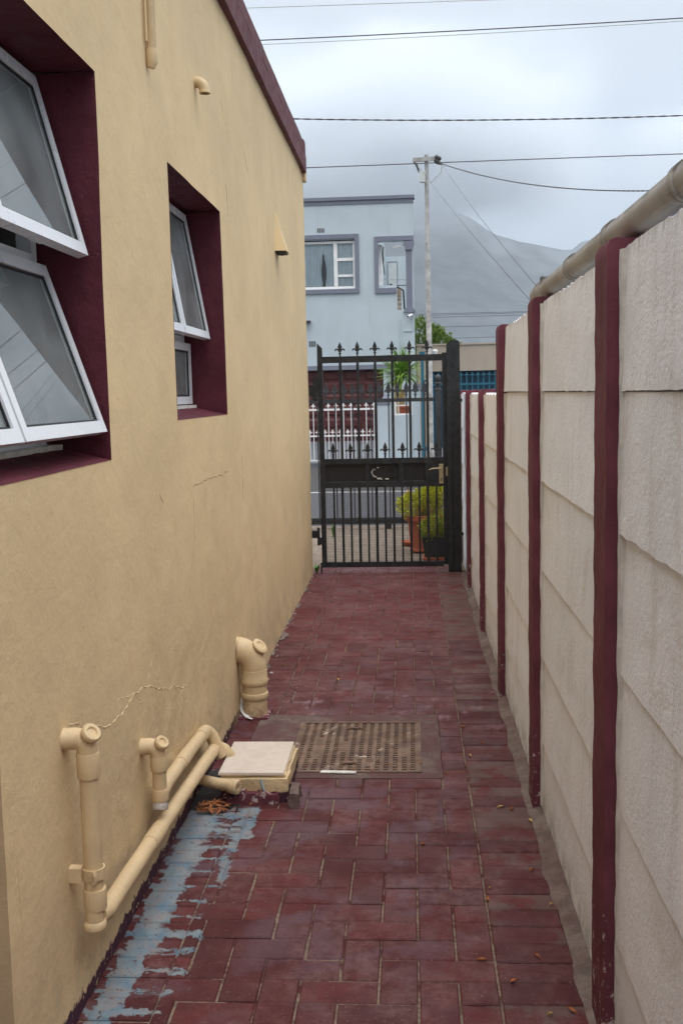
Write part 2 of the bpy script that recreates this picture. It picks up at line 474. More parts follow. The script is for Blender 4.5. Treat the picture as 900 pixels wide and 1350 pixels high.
def mat_yard():
    M = Mat('tan_yard_pavers', .9, .2)
    t = M.node('ShaderNodeTexBrick')
    M.link(M.pos(), t.inputs['Vector'])
    t.inputs['Scale'].default_value = 1.0
    t.inputs['Brick Width'].default_value = .2
    t.inputs['Row Height'].default_value = .1
    t.inputs['Mortar Size'].default_value = .006
    t.inputs['Mortar Smooth'].default_value = .3
    t.inputs['Color1'].default_value = lin(134, 121, 108)
    t.inputs['Color2'].default_value = lin(118, 106, 96)
    t.inputs['Mortar'].default_value = lin(118, 104, 94)
    c = M.mix(M.ss(M.noise(9, 7, .8), .45, .62, 0, .6), t.outputs[0], lin(152, 141, 128))
    c = M.mix(M.ss(M.noise(40, 5, .8), .50, .62, 0, .8), c, lin(96, 82, 72))
    return M.out(c, .9, M.bump(M.noise(60, 5, .7), .006))
X['yard'] = mat_yard()
X['mountain'] = simple('mountain_rock', (.06, .068, .072, 1), .95, .75, .014)
X['ground'] = simple('far_ground', (.12, .12, .11, 1), .95, .2, .3)
X['thuja'] = mat_foliage('yellow_green_conifer', lin(196, 200, 50), lin(226, 226, 92), lin(206, 156, 86))
X['thuja2'] = mat_foliage('golden_green_bush', lin(158, 170, 52), lin(212, 210, 86))
X['tree'] = mat_foliage('tree_leaves', lin(84, 112, 38), lin(138, 160, 66))
X['yucca'] = mat_foliage('yucca_blades', lin(92, 138, 44), lin(158, 186, 72))
X['bark'] = simple('bark', lin(176, 150, 100), .9, .25, 20, .01, 30)
X['weed'] = mat_foliage('weed', lin(70, 120, 40), lin(120, 160, 70))

# ------------------------------------------------------------------ mesh builder
class MB:
    def __init__(s):
        s.v = []; s.f = []; s.smooth = []
    def add(s, vs, fs, smooth=False):
        o = len(s.v)
        s.v += [tuple(v) for v in vs]
        s.f += [tuple(i + o for i in f) for f in fs]
        s.smooth += [smooth] * len(fs)
        return s
    def box(s, x0, x1, y0, y1, z0, z1):
        return s.add([(x0, y0, z0), (x1, y0, z0), (x1, y1, z0), (x0, y1, z0), (x0, y0, z1), (x1, y0, z1), (x1, y1, z1), (x0, y1, z1)],
                     [(3, 2, 1, 0), (4, 5, 6, 7), (0, 1, 5, 4), (1, 2, 6, 5), (2, 3, 7, 6), (3, 0, 4, 7)])
    def bev(s, x0, x1, y0, y1, z0, z1, b):
        """box with its top rim chamfered"""
        v = []
        for z, i in ((z0, 0), (z1 - b, 0), (z1, b)):
            v += [(x0 + i, y0 + i, z), (x1 - i, y0 + i, z), (x1 - i, y1 - i, z), (x0 + i, y1 - i, z)]
        f = [(8, 9, 10, 11)]
        for k in (0, 4):
            for i in range(4):
                j = (i + 1) % 4
                f.append((k + i, k + j, k + 4 + j, k + 4 + i))
        return s.add(v, f)
    def grid_box(s, x0, x1, y0, y1, z0, z1, seg, fn=None, smooth=True):
        """box whose faces are subdivided at about seg metres, displaced by fn"""
        def ax(a, b):
            n = max(1, round((b - a) / seg))
            return [a + (b - a) * i / n for i in range(n + 1)]
        A = [ax(x0, x1), ax(y0, y1), ax(z0, z1)]
        idx = {}; vs = []; fs = []
        def vid(p):
            k = (round(p[0], 5), round(p[1], 5), round(p[2], 5))
            if k not in idx:
                idx[k] = len(vs); vs.append(p)
            return idx[k]
        for d in range(3):
            e, g = [(1, 2), (2, 0), (0, 1)][d]
            for side, val in ((0, A[d][0]), (1, A[d][-1])):
                for i in range(len(A[e]) - 1):
                    for j in range(len(A[g]) - 1):
                        q = []
                        for a, b in ((i, j), (i + 1, j), (i + 1, j + 1), (i, j + 1)):
                            p = [0, 0, 0]; p[d] = val; p[e] = A[e][a]; p[g] = A[g][b]
                            q.append(vid(tuple(p)))
                        fs.append(tuple(q) if side else tuple(reversed(q)))
        if fn:
            vs = [fn(*p) for p in vs]
        return s.add(vs, fs, smooth)
    def tube(s, pts, r, n=10, cap=True, smooth=True):
        pts = [Vector(p) for p in pts]
        rs = r if isinstance(r, (list, tuple)) else [r] * len(pts)
        t0 = (pts[1] - pts[0]).normalized()
        a = Vector((0, 0, 1)) if abs(t0.z) < .9 else Vector((1, 0, 0))
        u = t0.cross(a).normalized()
        vs = []; fs = []
        for i, p in enumerate(pts):
            if i == 0: t = t0
            elif i == len(pts) - 1: t = (pts[i] - pts[i - 1]).normalized()
            else: t = ((pts[i + 1] - pts[i]).normalized() + (pts[i] - pts[i - 1]).normalized()).normalized()
            u = (u - t * u.dot(t)).normalized()
            w = t.cross(u)
            for k in range(n):
                an = 2 * math.pi * k / n
                vs.append(p + (u * math.cos(an) + w * math.sin(an)) * rs[i])
        for i in range(len(pts) - 1):
            for k in range(n):
                k2 = (k + 1) % n
                fs.append((i * n + k, i * n + k2, (i + 1) * n + k2, (i + 1) * n + k))
        s.add(vs, fs, smooth)
        if cap:
            b = len(pts) - 1
            s.add(vs[:n], [tuple(reversed(range(n)))])
            s.add(vs[b * n:b * n + n], [tuple(range(n))])
        return s
    def lathe(s, prof, org=(0, 0, 0), axis=(0, 0, 1), n=20, sq=None, smooth=True):
        """profile of (radius, height) turned about axis through org"""
        o = Vector(org); t = Vector(axis).normalized()
        a = Vector((0, 0, 1)) if abs(t.z) < .9 else Vector((1, 0, 0))
        u = t.cross(a).normalized(); w = t.cross(u)
        vs = []; fs = []
        for r, h in prof:
            for k in range(n):
                an = 2 * math.pi * k / n
                vs.append(o + t * h + (u * math.cos(an) + w * math.sin(an)) * r)
        for i in range(len(prof) - 1):
            for k in range(n):
                k2 = (k + 1) % n
                fs.append((i * n + k, i * n + k2, (i + 1) * n + k2, (i + 1) * n + k))
        s.add(vs, fs, smooth)
        return s
    def prism(s, poly, y0, y1):
        """polygon in x, z extruded along y"""
        n = len(poly)
        vs = [(x, y0, z) for x, z in poly] + [(x, y1, z) for x, z in poly]
        fs = [tuple(range(n)), tuple(reversed(range(n, 2 * n)))]
        for i in range(n):
            j = (i + 1) % n
            fs.append((j, i, i + n, j + n))
        return s.add(vs, fs)
    def holed(s, ua, va, filled, place):
        """slab cut into cells of the ua x va grid; place(u, v, side) gives the point"""
        vs = []; fs = []; idx = {}
        def vid(i, j, sd):
            if (i, j, sd) not in idx:
                idx[(i, j, sd)] = len(vs); vs.append(place(ua[i], va[j], sd))
            return idx[(i, j, sd)]
        nu, nv = len(ua) - 1, len(va) - 1
        F_ = lambda i, j: 0 <= i < nu and 0 <= j < nv and filled((ua[i] + ua[i + 1]) / 2, (va[j] + va[j + 1]) / 2)
        for i in range(nu):
            for j in range(nv):
                if not F_(i, j): continue
                fs.append((vid(i, j, 0), vid(i + 1, j, 0), vid(i + 1, j + 1, 0), vid(i, j + 1, 0)))
                fs.append((vid(i, j + 1, 1), vid(i + 1, j + 1, 1), vid(i + 1, j, 1), vid(i, j, 1)))
                for di, dj, a, b in ((-1, 0, (i, j), (i, j + 1)), (1, 0, (i + 1, j + 1), (i + 1, j)), (0, -1, (i + 1, j), (i, j)), (0, 1, (i, j + 1), (i + 1, j + 1))):
                    if not F_(i + di, j + dj):
                        fs.append((vid(*a, 0), vid(*b, 0), vid(*b, 1), vid(*a, 1)))
        return s.add(vs, fs)
    def mesh(s, name, mat, fix=True):
        me = bpy.data.meshes.new(name)
        me.from_pydata(s.v, [], s.f)
        me.polygons.foreach_set('use_smooth', s.smooth)
        me.materials.append(mat)
        if fix:
            bm = bmesh.new(); bm.from_mesh(me)
            bmesh.ops.recalc_face_normals(bm, faces=bm.faces)
            for e in bm.edges:
                if len(e.link_faces) == 2 and e.calc_face_angle(0) > .75:
                    e.smooth = False
            bm.to_mesh(me); bm.free()
        me.update()
        return me
    def build(s, name, mat, parent=None, fix=True, kind=None):
        return link(name, s.mesh(name, mat, fix), parent, kind=kind)

def link(name, me, parent=None, loc=None, kind=None):
    o = bpy.data.objects.new(name, me)
    col.objects.link(o)
    if parent:
        o.parent = parent
        if loc is None:
            o.matrix_parent_inverse = Matrix.Translation(-parent.location)
    if loc is not None:
        o.location = loc
    if kind:
        o['kind'] = kind
    return o

def thing(name, label, cat, loc=(0, 0, 0), group=None):
    o = bpy.data.objects.new(name, None)
    o.empty_display_size = .2
    col.objects.link(o)
    o.location = loc
    o['label'] = label; o['category'] = cat
    if group: o['group'] = group
    return o

def tag(o, label, cat, group=None):
    o['label'] = label; o['category'] = cat
    if group: o['group'] = group
    return o

def nz(x, y, z, s=1.0):
    return mnoise.noise(Vector((x * s, y * s, z * s)))

def finial(mb, cx, y, z0, h, t=.012, w=1.0):
    """fleur-de-lis spear head of height h standing on z0"""
    T = t / 2
    mb.box(cx - .05 * h, cx + .05 * h, y - T, y + T, z0, z0 + .36 * h)
    mb.box(cx - .10 * h, cx + .10 * h, y - T * 1.5, y + T * 1.5, z0 + .16 * h, z0 + .23 * h)
    mb.prism([(cx, z0 + h), (cx - .085 * h, z0 + .80 * h), (cx - .15 * h, z0 + .62 * h), (cx - .07 * h, z0 + .40 * h),
              (cx + .07 * h, z0 + .40 * h), (cx + .15 * h, z0 + .62 * h), (cx + .085 * h, z0 + .80 * h)], y - T, y + T)
    for sg in (-1, 1):
        pts = [(cx, y, z0 + .30 * h), (cx + sg * .12 * h * w, y, z0 + .45 * h), (cx + sg * .24 * h * w, y, z0 + .50 * h),
               (cx + sg * .33 * h * w, y, z0 + .44 * h), (cx + sg * .30 * h * w, y, z0 + .36 * h)]
        mb.tube(pts, [.045 * h, .06 * h, .065 * h, .055 * h, .03 * h], 6)
    mb.box(cx - .13 * h, cx + .13 * h, y - T * 1.7, y + T * 1.7, z0 + .33 * h, z0 + .41 * h)
    return mb

# ------------------------------------------------------------------ the ground
W = 9000
g = MB().add([(-W, -W, -.06), (W, -W, -.06), (W, W, -.06), (-W, W, -.06)], [(0, 1, 2, 3)]).build('ground', X['ground'], kind='structure')

# alley bed with child bricks
XR, XL = .447, -.82
bed = MB().box(-1.0, .60, -2.2, 8.88, -.05, -.0045).build('alley_pavement', X['joint'], kind='structure')
cache = {}
MAN = (-.71, .102, 3.902, 4.70)       # mortar surround of the drain cover
far_mb = MB()
def brick(x0, x1, y0, y1, g=.0026):
    # cut away the drain surround
    if x1 > MAN[0] and x0 < MAN[1] and y1 > MAN[2] and y0 < MAN[3]:
        if x0 < MAN[1] < x1 and x1 - MAN[1] > .03: x0 = MAN[1]
        elif y0 < MAN[2] < y1 and MAN[2] - y0 > .03: y1 = MAN[2]
        elif y0 < MAN[3] < y1 and y1 - MAN[3] > .03: y0 = MAN[3]
        elif x0 < MAN[0] < x1 and MAN[0] - x0 > .03: x1 = MAN[0]
        else: return
    w, d = x1 - x0, y1 - y0
    if w < .025 or d < .025: return
    gx = g + rnd.uniform(-.0008, .001)
    cx, cy = (x0 + x1) / 2, (y0 + y1) / 2
    if 1.95 < cy < 6.15:
        k = (round(w, 3), round(d, 3))
        if k not in cache:
            m = MB(); b = .0035
            hw, hd = w / 2 - g, d / 2 - g * .8
            m.bev(-hw, hw, -hd, hd, -.03, 0, b)
            cache[k] = m.mesh('paving_brick', X['brick'])
        o = link('paving_brick', cache[k], bed, (cx + rnd.uniform(-.0012, .0012), cy + rnd.uniform(-.0012, .0012), rnd.uniform(-.0022, .0022)))
        o.rotation_euler = (rnd.uniform(-.006, .006), rnd.uniform(-.006, .006), rnd.uniform(-.006, .006))
    else:
        far_mb.bev(x0 + g, x1 - g, y0 + g * .8, y1 - g * .8, -.03, rnd.uniform(-.0012, .0012), .0035)
JL, JR = -.645, .20
P = .1
i0, i1 = -14, 6
for i in range(-8, 10):
    for j in range(-24, 92):
        m4 = (i + j) % 4
        x = JR - (9 - i) * P
        y = j * P
        if m4 == 0: bx = [x, x + 2 * P, y, y + P]
        elif m4 == 2: bx = [x, x + P, y, y + 2 * P]
        else: continue
        bx[0] = max(bx[0], JL); bx[1] = min(bx[1], JR); bx[3] = min(bx[3], 8.86); bx[2] = max(bx[2], -2.2)
        if bx[1] - bx[0] > .02 and bx[3] - bx[2] > .02:
            brick(*bx)
y = -2.2
while y < 8.80:
    brick(JR, JR + .205 + rnd.uniform(-.006, .006), y, y + .094)
    y += .094
y = -2.2
while y < 8.80:
    if not (3.58 < y < 3.98):
        brick(-.835, JL, y, y + .094)
    y += .094
o = far_mb.build('paving_brick_courses', X['brick'], bed, kind='stuff')

# cement strip along the right wall
def strip(mb, xa, xb, y0, y1, zt, seed, amp=.012):
    n = int((y1 - y0) / .04)
    vs = []; fs = []
    for i in range(n + 1):
        y = y0 + (y1 - y0) * i / n
        a = xa + amp * nz(seed, y * 5, 0) + amp * .6 * nz(seed, y * 19, 3)
        vs += [(a, y, -.03), (a, y, zt - .004), (a + .008, y, zt + .003 * nz(seed, y * 14, 1)), (xb, y, zt + .014 + .007 * nz(seed, y * 9, 7)), (xb, y, -.03)]
    for i in range(n):
        for k in range(4):
            fs.append((i * 5 + k, i * 5 + k + 1, i * 5 + 6 + k, i * 5 + 5 + k))
    return mb.add(vs, fs, True)
strip(MB(), .395, .452, -2.2, 8.5, .004, 3.3, .012).build('cement_fillet', X['cement'], bed)
mb = MB()
for i in range(150):            # crumbs of mortar and grit along the feet of both walls
    if i < 85:
        y = rnd.uniform(4.9, 8.4); x = XL - .012 + abs(rnd.gauss(0, .025))
    else:
        y = rnd.uniform(1.8, 8.3); x = XR - .004 - abs(rnd.gauss(0, .014))
    s_ = rnd.uniform(.004, .012)
    c0 = len(mb.v)
    pts = [(x + rnd.uniform(-1, 1) * s_ * 1.6, y + rnd.uniform(-1, 1) * s_ * 2, rnd.uniform(0, .6) * s_) for _ in range(6)]
    pts += [(x, y, s_ * .9)]
    mb.add(pts, [(0, 1, 6), (1, 2, 6), (2, 3, 6), (3, 4, 6), (4, 5, 6), (5, 0, 6)])
o = mb.build('mortar_crumbs', X['rubble'], bed, kind='stuff')
# thin ragged mortar smears spreading from the foot of the left wall
mb = MB()
for yc, r_ in ((5.55, .10), (5.9, .07), (6.3, .13), (6.75, .08), (7.2, .10), (7.8, .08)):
    n = 14; vs = [(XL + .0, yc, .006)]
    for k in range(n + 1):
        a = -math.pi / 2 + math.pi * k / n
        rr = r_ * (.55 + .5 * rnd.random())
        vs.append((XL - .005 + math.cos(a) * rr * .42, yc + math.sin(a) * rr * 1.3, .0045))
    mb.add(vs, [(0, k, k + 1) for k in range(1, n + 1)])
o = mb.build('mortar_smear', X['cement'], bed, kind='stuff')

# mortar surround and drain cover
fr = MB()
fr.holed([MAN[0], -.515, .026, MAN[1]], [MAN[2], 3.958, 4.592, MAN[3]],
         lambda a, b: not (-.515 < a < .026 and 3.958 < b < 4.592),
         lambda a, b, s_: (a, b, (.001 if s_ == 0 else -.03)))
fr.build('drain_surround', X['mortar_lilac'], bed)
dc = thing('drain_cover', 'rusty cast iron drain cover with a grid of slots set in the red paving', 'drain cover', (-.245, 4.275, 0))
MB().box(-.513, .024, 3.960, 4.590, -.03, -.006).build('cover_plate', X['cover_pit'], dc)
mb = MB()
mb.holed([-.513, -.497, .008, .024], [3.960, 3.976, 4.574, 4.590], lambda a, b: not (-.497 < a < .008 and 3.976 < b < 4.574),
         lambda a, b, s_: (a, b, (.005 if s_ == 0 else -.02)))
mb.build('frame_rim', X['cover'], dc)
mb = MB()
nx = 14; px_ = .505 / nx
for i in range(nx + 1):
    x = -.497 + i * px_
    mb.box(max(x - .0085, -.497), min(x + .0085, .008), 3.976, 4.574, -.02, .0018)
mb.build('cover_rib', X['cover'], dc, kind=None)
mb = MB()
ny = 22; py_ = .598 / ny
solid = {(5, r_) for r_ in range(8, 13)} | {(8, r_) for r_ in range(2, 5)} | {(12, r_) for r_ in range(6, 12)} | {(2, r_) for r_ in range(5, 15)}
for i in range(nx):
    xa = -.497 + i * px_ + .0086
    xb = xa + px_ - .0172
    for j in range(ny):
        yb = 3.976 + j * py_
        mb.box(xa, xb, yb, yb + py_ * (.40 if (i, j) not in solid else .88), -.02, .0006)
mb.build('cross_bar_grid', X['cover'], dc, kind='stuff')
mb = MB()
mb.tube([(-.30, 4.49, .001), (-.285, 4.49, .008), (-.245, 4.49, .008), (-.23, 4.49, .001)], .005, 6)
mb.build('lifting_handle', X['cover'], dc)
mb = MB()
mb.tube([(-.30, 4.05, .001), (-.285, 4.05, .008), (-.245, 4.05, .008), (-.23, 4.05, .001)], .005, 6)
mb.build('lifting_handle', X['cover'], dc)

# white painted paper strip in front of the cover
mb = MB()
mb.add([(-.375, 3.945, .004), (-.235, 3.938, .005), (-.232, 3.956, .006), (-.37, 3.966, .006), (-.375, 3.945, .0075), (-.235, 3.938, .0085), (-.232, 3.956, .0095), (-.37, 3.966, .0095)],
       [(0, 1, 2, 3), (4, 5, 6, 7), (0, 1, 5, 4), (1, 2, 6, 5), (2, 3, 7, 6), (3, 0, 4, 7)])
o = mb.build('plastic_strip', X['offwhite'])
tag(o, 'thin dirty white plastic strip lying at the front edge of the drain cover', 'litter')

# ------------------------------------------------------------------ ochre house on the left
def wdisp(y, z):
    """slow bulges of the old plaster"""
    return .007 * nz(1.3, y * .8, z * .8) + .0035 * nz(5, y * 2.6, z * 2.6) + .0012 * nz(9, y * 9, z * 9) + (.010 * max(0, 1 - abs(y - 4.6) / 1.8) * max(0, 1 - z / .6))
W1 = (.96, 2.82, 1.318, 2.345)
W2 = (3.66, 4.655, 1.405, 2.292)
Y0, Y1, ZT = -2.2, 8.55, 3.30
YS = 1.945
house = thing('ochre_house', 'ochre plastered house with maroon window reveals along the left of the alley', 'house', (XL - 2, 3, 0))
def brk(a, b, step, extra):
    v = {round(a, 4), round(b, 4)} | {round(e, 4) for e in extra if a <= e <= b}
    n = int(round((b - a) / step))
    for i in range(1, n):
        c = a + (b - a) * i / n
        if all(abs(c - e) > step * .45 for e in v):
            v.add(round(c, 4))
    return sorted(v)
ys = brk(YS, Y1, .05, [W1[1], W2[0], W2[1]])
zs = brk(-.05, ZT, .05, [W1[2], W1[3], W2[2], W2[3]])
inw = lambda y, z: (W1[0] < y < W1[1] and W1[2] < z < W1[3]) or (W2[0] < y < W2[1] and W2[2] < z < W2[3])
vs = []; fs = []; idx = {}
for i, y in enumerate(ys):
    for j, z in enumerate(zs):
        idx[(i, j)] = len(vs)
        xx = XL + wdisp(y, z)
        if y > Y1 - .03: xx -= .018
        vs.append((xx, y, z))
for i in range(len(ys) - 1):
    for j in range(len(zs) - 1):
        if not inw((ys[i] + ys[i + 1]) / 2, (zs[j] + zs[j + 1]) / 2):
            fs.append((idx[(i, j)], idx[(i, j + 1)], idx[(i + 1, j + 1)], idx[(i + 1, j)]))
wall = MB().add(vs, fs, True)
wall.v, wall.f = wall.v, [tuple(reversed(f)) for f in wall.f]
wo = wall.build('side_wall', X['ochre'], house, fix=False)
# the near stretch of wall stands a little back and has a darker coat
ys2 = brk(Y0, YS, .05, [W1[0]])
vs = []; fs = []; idx = {}
for i, y in enumerate(ys2):
    for j, z in enumerate(zs):
        idx[(i, j)] = len(vs)
        vs.append((XL - .047 + .5 * wdisp(y, z), y, z))
for i in range(len(ys2) - 1):
    for j in range(len(zs) - 1):
        if not inw((ys2[i] + ys2[i + 1]) / 2, (zs[j] + zs[j + 1]) / 2):
            fs.append((idx[(i, j)], idx[(i + 1, j)], idx[(i + 1, j + 1)], idx[(i, j + 1)]))
o_ = len(vs)
for j, z in enumerate(zs):
    vs += [(XL - .047 + .5 * wdisp(YS, z), YS, z), (XL + wdisp(YS, z), YS, z)]
for j in range(len(zs) - 1):
    if not inw(YS - .01, (zs[j] + zs[j + 1]) / 2):
        fs.append((o_ + 2 * j, o_ + 2 * j + 1, o_ + 2 * j + 3, o_ + 2 * j + 2))
MB().add(vs, fs, True).build('rear_wall_stretch', X['ochre2'], house, fix=False)
# other walls, roof, inner lining
mb = MB()
mb.box(-6, XL - .015, Y1 - .001, Y1 + .012, -.05, ZT)
mb.box(-6, -5.85, Y0, Y1, -.05, ZT)
mb.box(-6, XL - .03, Y0 - .15, Y0, -.05, ZT)
mb.build('end_wall', X['ochre'], house)
MB().box(-6, XL + .0, Y0 - .15, Y1, ZT + .001, ZT + .1).build('roof', X['ramp'], house)
# reveals
def reveal(w):
    y0, y1, z0, z1 = w
    xb = -1.03
    m = MB()
    def edge(pts, inner):
        vs = []; fs = []
        for (y, z), (yi, zi) in zip(pts, inner):
            xx = XL + wdisp(y, z) - (.047 - .5 * wdisp(y, z) if y < YS - .01 else 0) + .0012
            xm = (xx + xb) / 2
            vs += [(xx, y, z), (xm, (y + yi) / 2 , (z + zi) / 2 ), (xb, yi, zi)]
        for i in range(len(pts) - 1):
            for k in (0, 1):
                fs.append((i * 3 + k, i * 3 + k + 1, i * 3 + 4 + k, i * 3 + 3 + k))
        m.add(vs, fs, True)
    yy = [v for v in brk(y0, y1, .05, []) ]
    zz = [v for v in zs if z0 - .001 <= v <= z1 + .001]
    edge([(y1, z) for z in zz], [(y1 + .004, z) for z in zz])
    edge([(y0, z) for z in zz], [(y0 - .004, z) for z in zz])
    edge([(y, z1) for y in yy], [(y, z1 + .006) for y in yy])
    edge([(y, z0) for y in yy], [(y, z0 + .05) for y in yy])
    m.build('window_reveal', X['ox_reveal'], house)
reveal(W1); reveal(W2)
# room behind the windows
mb = MB()
mb.add([(-3.2, -1.9, .3), (-3.2, 8.3, .3), (-3.2, 8.3, 2.8), (-3.2, -1.9, 2.8), (-1.06, -1.9, .3), (-1.06, 8.3, .3), (-1.06, 8.3, 2.8), (-1.06, -1.9, 2.8)],
       [(0, 1, 2, 3), (0, 4, 5, 1), (3, 2, 6, 7), (1, 5, 6, 2), (0, 3, 7, 4)])
mb.box(-3.2, -1.06, 3.2, 3.3, .3, 2.8)
mb.build('room_lining', X['room'], house)

# plaster cracks and seams, painted over
def crack(pts, r=.0022, name='plaster_crack', mat='ochre'):
    m = MB(); q = []
    for (a, b) in zip(pts, pts[1:]):
        n = max(2, int(math.dist(a, b) / .012))
        for i in range(n):
            t = i / n
            q.append((a[0] + (b[0] - a[0]) * t, a[1] + (b[1] - a[1]) * t))
    q.append(pts[-1])
    P3 = []
    for i, (y, z) in enumerate(q):
        y += .010 * nz(y * 22, z * 22, 2); z += .012 * nz(y * 18, z * 18, 9)
        P3.append((XL + wdisp(y, z) - r * (.62 if mat == 'ochre' else .1), y, z))
    rs = [r * (.35 + .65 * abs(math.sin(i * .9)) ** .5) for i in range(len(P3))]
    m.tube(P3, rs, 5)
    m.build(name, X[mat], house)
crack([(3.02, .50), (3.06, .60), (3.20, .69)], .003)
crack([(2.36, .72), (2.50, .665), (2.66, .615), (2.78, .605), (2.95, .625), (3.10, .60), (3.25, .545), (3.44, .50), (3.62, .45)], .0055)
crack([(2.75, .66), (2.95, .62), (3.02, .56)], .003)
crack([(3.44, .50), (3.6, .40), (3.75, .38)], .003)
crack([(3.25, .56), (3.30, .48), (3.42, .44)], .003)
X['stain'] = simple('dirty_crack', lin(156, 132, 102), .95, .2, 30)
crack([(3.88, 1.150), (4.1, 1.155), (4.35, 1.15), (4.64, 1.155)], .0018, mat='stain')
crack([(3.87, 1.11), (3.86, .95), (3.72, .75)], .0010, mat='stain')
crack([(5.0, 1.2), (5.02, .98)], .0012, mat='stain')
crack([(4.75, 2.80), (4.95, 2.66)], .002)
crack([(4.85, 2.45), (4.86, 2.30)], .0014, mat='stain')
crack([(5.4, 2.72), (5.5, 2.63)], .0012, mat='stain')
crack([(3.36, 1.17), (3.41, 1.14)], .0014, mat='stain')
# fascia board with capping at the roof edge
fz0, fz1, fz2 = 3.222, 3.345, 3.432
def board(x0, x1, y0, y1, z0, z1, sd, amp=.003):
    return MB().grid_box(x0, x1, y0, y1, z0, z1, .06, lambda x, y, z: (x + amp * nz(sd, y * 3, z * 6), y, z + amp * nz(sd + 4, y * 3, x * 5)))
board(-.86, -.787, Y0, 8.44, fz0, fz1 - .004, 1.0).build('fascia_board', X['ox_wood'], house)
board(-.86, -.793, Y0, 8.30, fz1 + .013, fz2, 6.0).build('roof_capping', X['ox_wood'], house)
MB().box(-.87, -.812, Y0, 8.42, fz1 - .006, fz1 + .015).build('capping_joint', X['dark'], house)
board(-.86, -.791, 8.30, 8.44, fz1 + .001, fz2 + .016, 9.0, .006).build('fascia_end', X['ox_wood'], house)
MB().grid_box(-.85, -.80, 8.44, 8.57, 3.17, 3.24, .03, lambda x, y, z: (x + .01 * nz(x * 20, y * 20, z * 20), y, z + .01 * nz(y * 30, z * 9, 2))).build('plaster_nib', X['ochre'], house)

# ------------------------------------------------------------------ windows
def rect_frame(mb, u0, u1, v0, v1, t, pt, d0, d1):
    """mitred rectangular frame, pt(u, v, d) -> point; d0 inner, d1 outer depth"""
    o_ = [(u0, v0), (u1, v0), (u1, v1), (u0, v1)]
    i_ = [(u0 + t, v0 + t), (u1 - t, v0 + t), (u1 - t, v1 - t), (u0 + t, v1 - t)]
    vs = [pt(u, v, d) for d in (d0, d1) for u, v in o_] + [pt(u, v, d) for d in (d0, d1) for u, v in i_]
    fs = []
    for k in range(4):
        j = (k + 1) % 4
        fs += [(k, j, 4 + j, 4 + k), (8 + k, 12 + k, 12 + j, 8 + j), (k, 8 + k, 8 + j, j), (4 + k, 4 + j, 12 + j, 12 + k)]
    mb.add(vs, fs)
    return mb
def window(w, colsY, zmid, label, ang_top, ang_low, open_cols, low_open=True):
    y0, y1, z0, z1 = w
    root = thing('casement_window', label, 'window', (-.98, (y0 + y1) / 2, z0))
    XF = -.985
    fz0_, fz1_ = z0 + .045, z1 - .005
    m = MB()
    P_ = lambda u, v, d: (XF + d, u, v)
    rect_frame(m, y0 + .003, y1 - .003, fz0_, fz1_, .038, P_, -.055, -.014)
    m.build('window_frame', X['alu'], root)
    m = MB()
    m.box(XF - .055, XF - .010, y0 + .04, y1 - .04, zmid - .026, zmid + .026)
    m.build('transom', X['alu'], root)
    for c in colsY[1:-1]:
        m = MB()
        m.box(XF - .053, XF - .016, c - .022, c + .022, fz0_ + .038, zmid - .027)
        m.box(XF - .053, XF - .016, c - .022, c + .022, zmid + .027, fz1_ - .038)
        m.build('mullion', X['alu'], root)
    for ci, (a, b) in enumerate(zip(colsY, colsY[1:])):
        for row in (0, 1):
            lo, hi = (zmid + .004, fz1_ - .012) if row else (fz0_ + .006, zmid - .006)
            ang = (ang_top if row else ang_low) if ci in open_cols and (row or low_open) else 0
            L = hi - lo
            ca, sa = math.cos(R(ang)), math.sin(R(ang))
            hx = XF + .002
            S = lambda u, v, d: (hx + (hi - v) * sa + d * ca, u, hi - (hi - v) * ca + d * sa)
            m = MB()
            t = .032
            rect_frame(m, a + .006, b - .006, lo, hi, t, S, -.014, .015)
            sash = m.build('sash', X['alu'], root)
            m = MB()
            rect_frame(m, a + .006 + t, b - .006 - t, lo + t, hi - t, .006, S, -.006, .009)
            m.build('gasket', X['gasket'], sash)
            m = MB()
            u0, u1, v0, v1 = a + .006 + t + .0072, b - .006 - t - .0072, lo + t + .0072, hi - t - .0072
            q = [S(u, v, d) for d in (0, .005) for u, v in ((u0, v0), (u1, v0), (u1, v1), (u0, v1))]
            m.add(q, [(0, 1, 2, 3), (4, 5, 6, 7), (0, 1, 5, 4), (1, 2, 6, 5), (2, 3, 7, 6), (3, 0, 4, 7)])
            m.build('pane', X['glass'], sash)
            if ang:
                # stays and drip bar
                m = MB()
                for yy in (a + .03, b - .03):
                    m.tube([(XF + .0, yy, lo + L * .45), Vector(S(yy, lo + L * .12, -.014))], .005, 6)
                m.build('stay', X['alu'], sash)
                m = MB()
                p0 = S((a + b) / 2 - .04, lo + .01, -.02); p1 = S((a + b) / 2 + .04, lo + .01, -.02)
                m.tube([p0, p1], .007, 6)
                m.build('handle', X['alu'], sash)
    # bed of dirty sealant under the frame
    m = MB()
    m.grid_box(XF - .03, XF + .03, y0 + .01, y1 - .01, z0 + .028, z0 + .0455, .03, lambda x, y, z: (x + .006 * nz(x, y * 20, z), y, z))
    m.build('sill_mortar', X['offwhite'], root)
    return root
window(W1, [.975, 1.57, 2.19, 2.805], 1.845, 'large open casement window in the ochre wall, nearest the camera', 14.2, 18.2, (0, 1, 2))
window(W2, [3.675, 4.12, 4.64], 1.725, 'small narrow casement window in the ochre wall, farther along the alley', 9.5, 0, (0, 1), False)
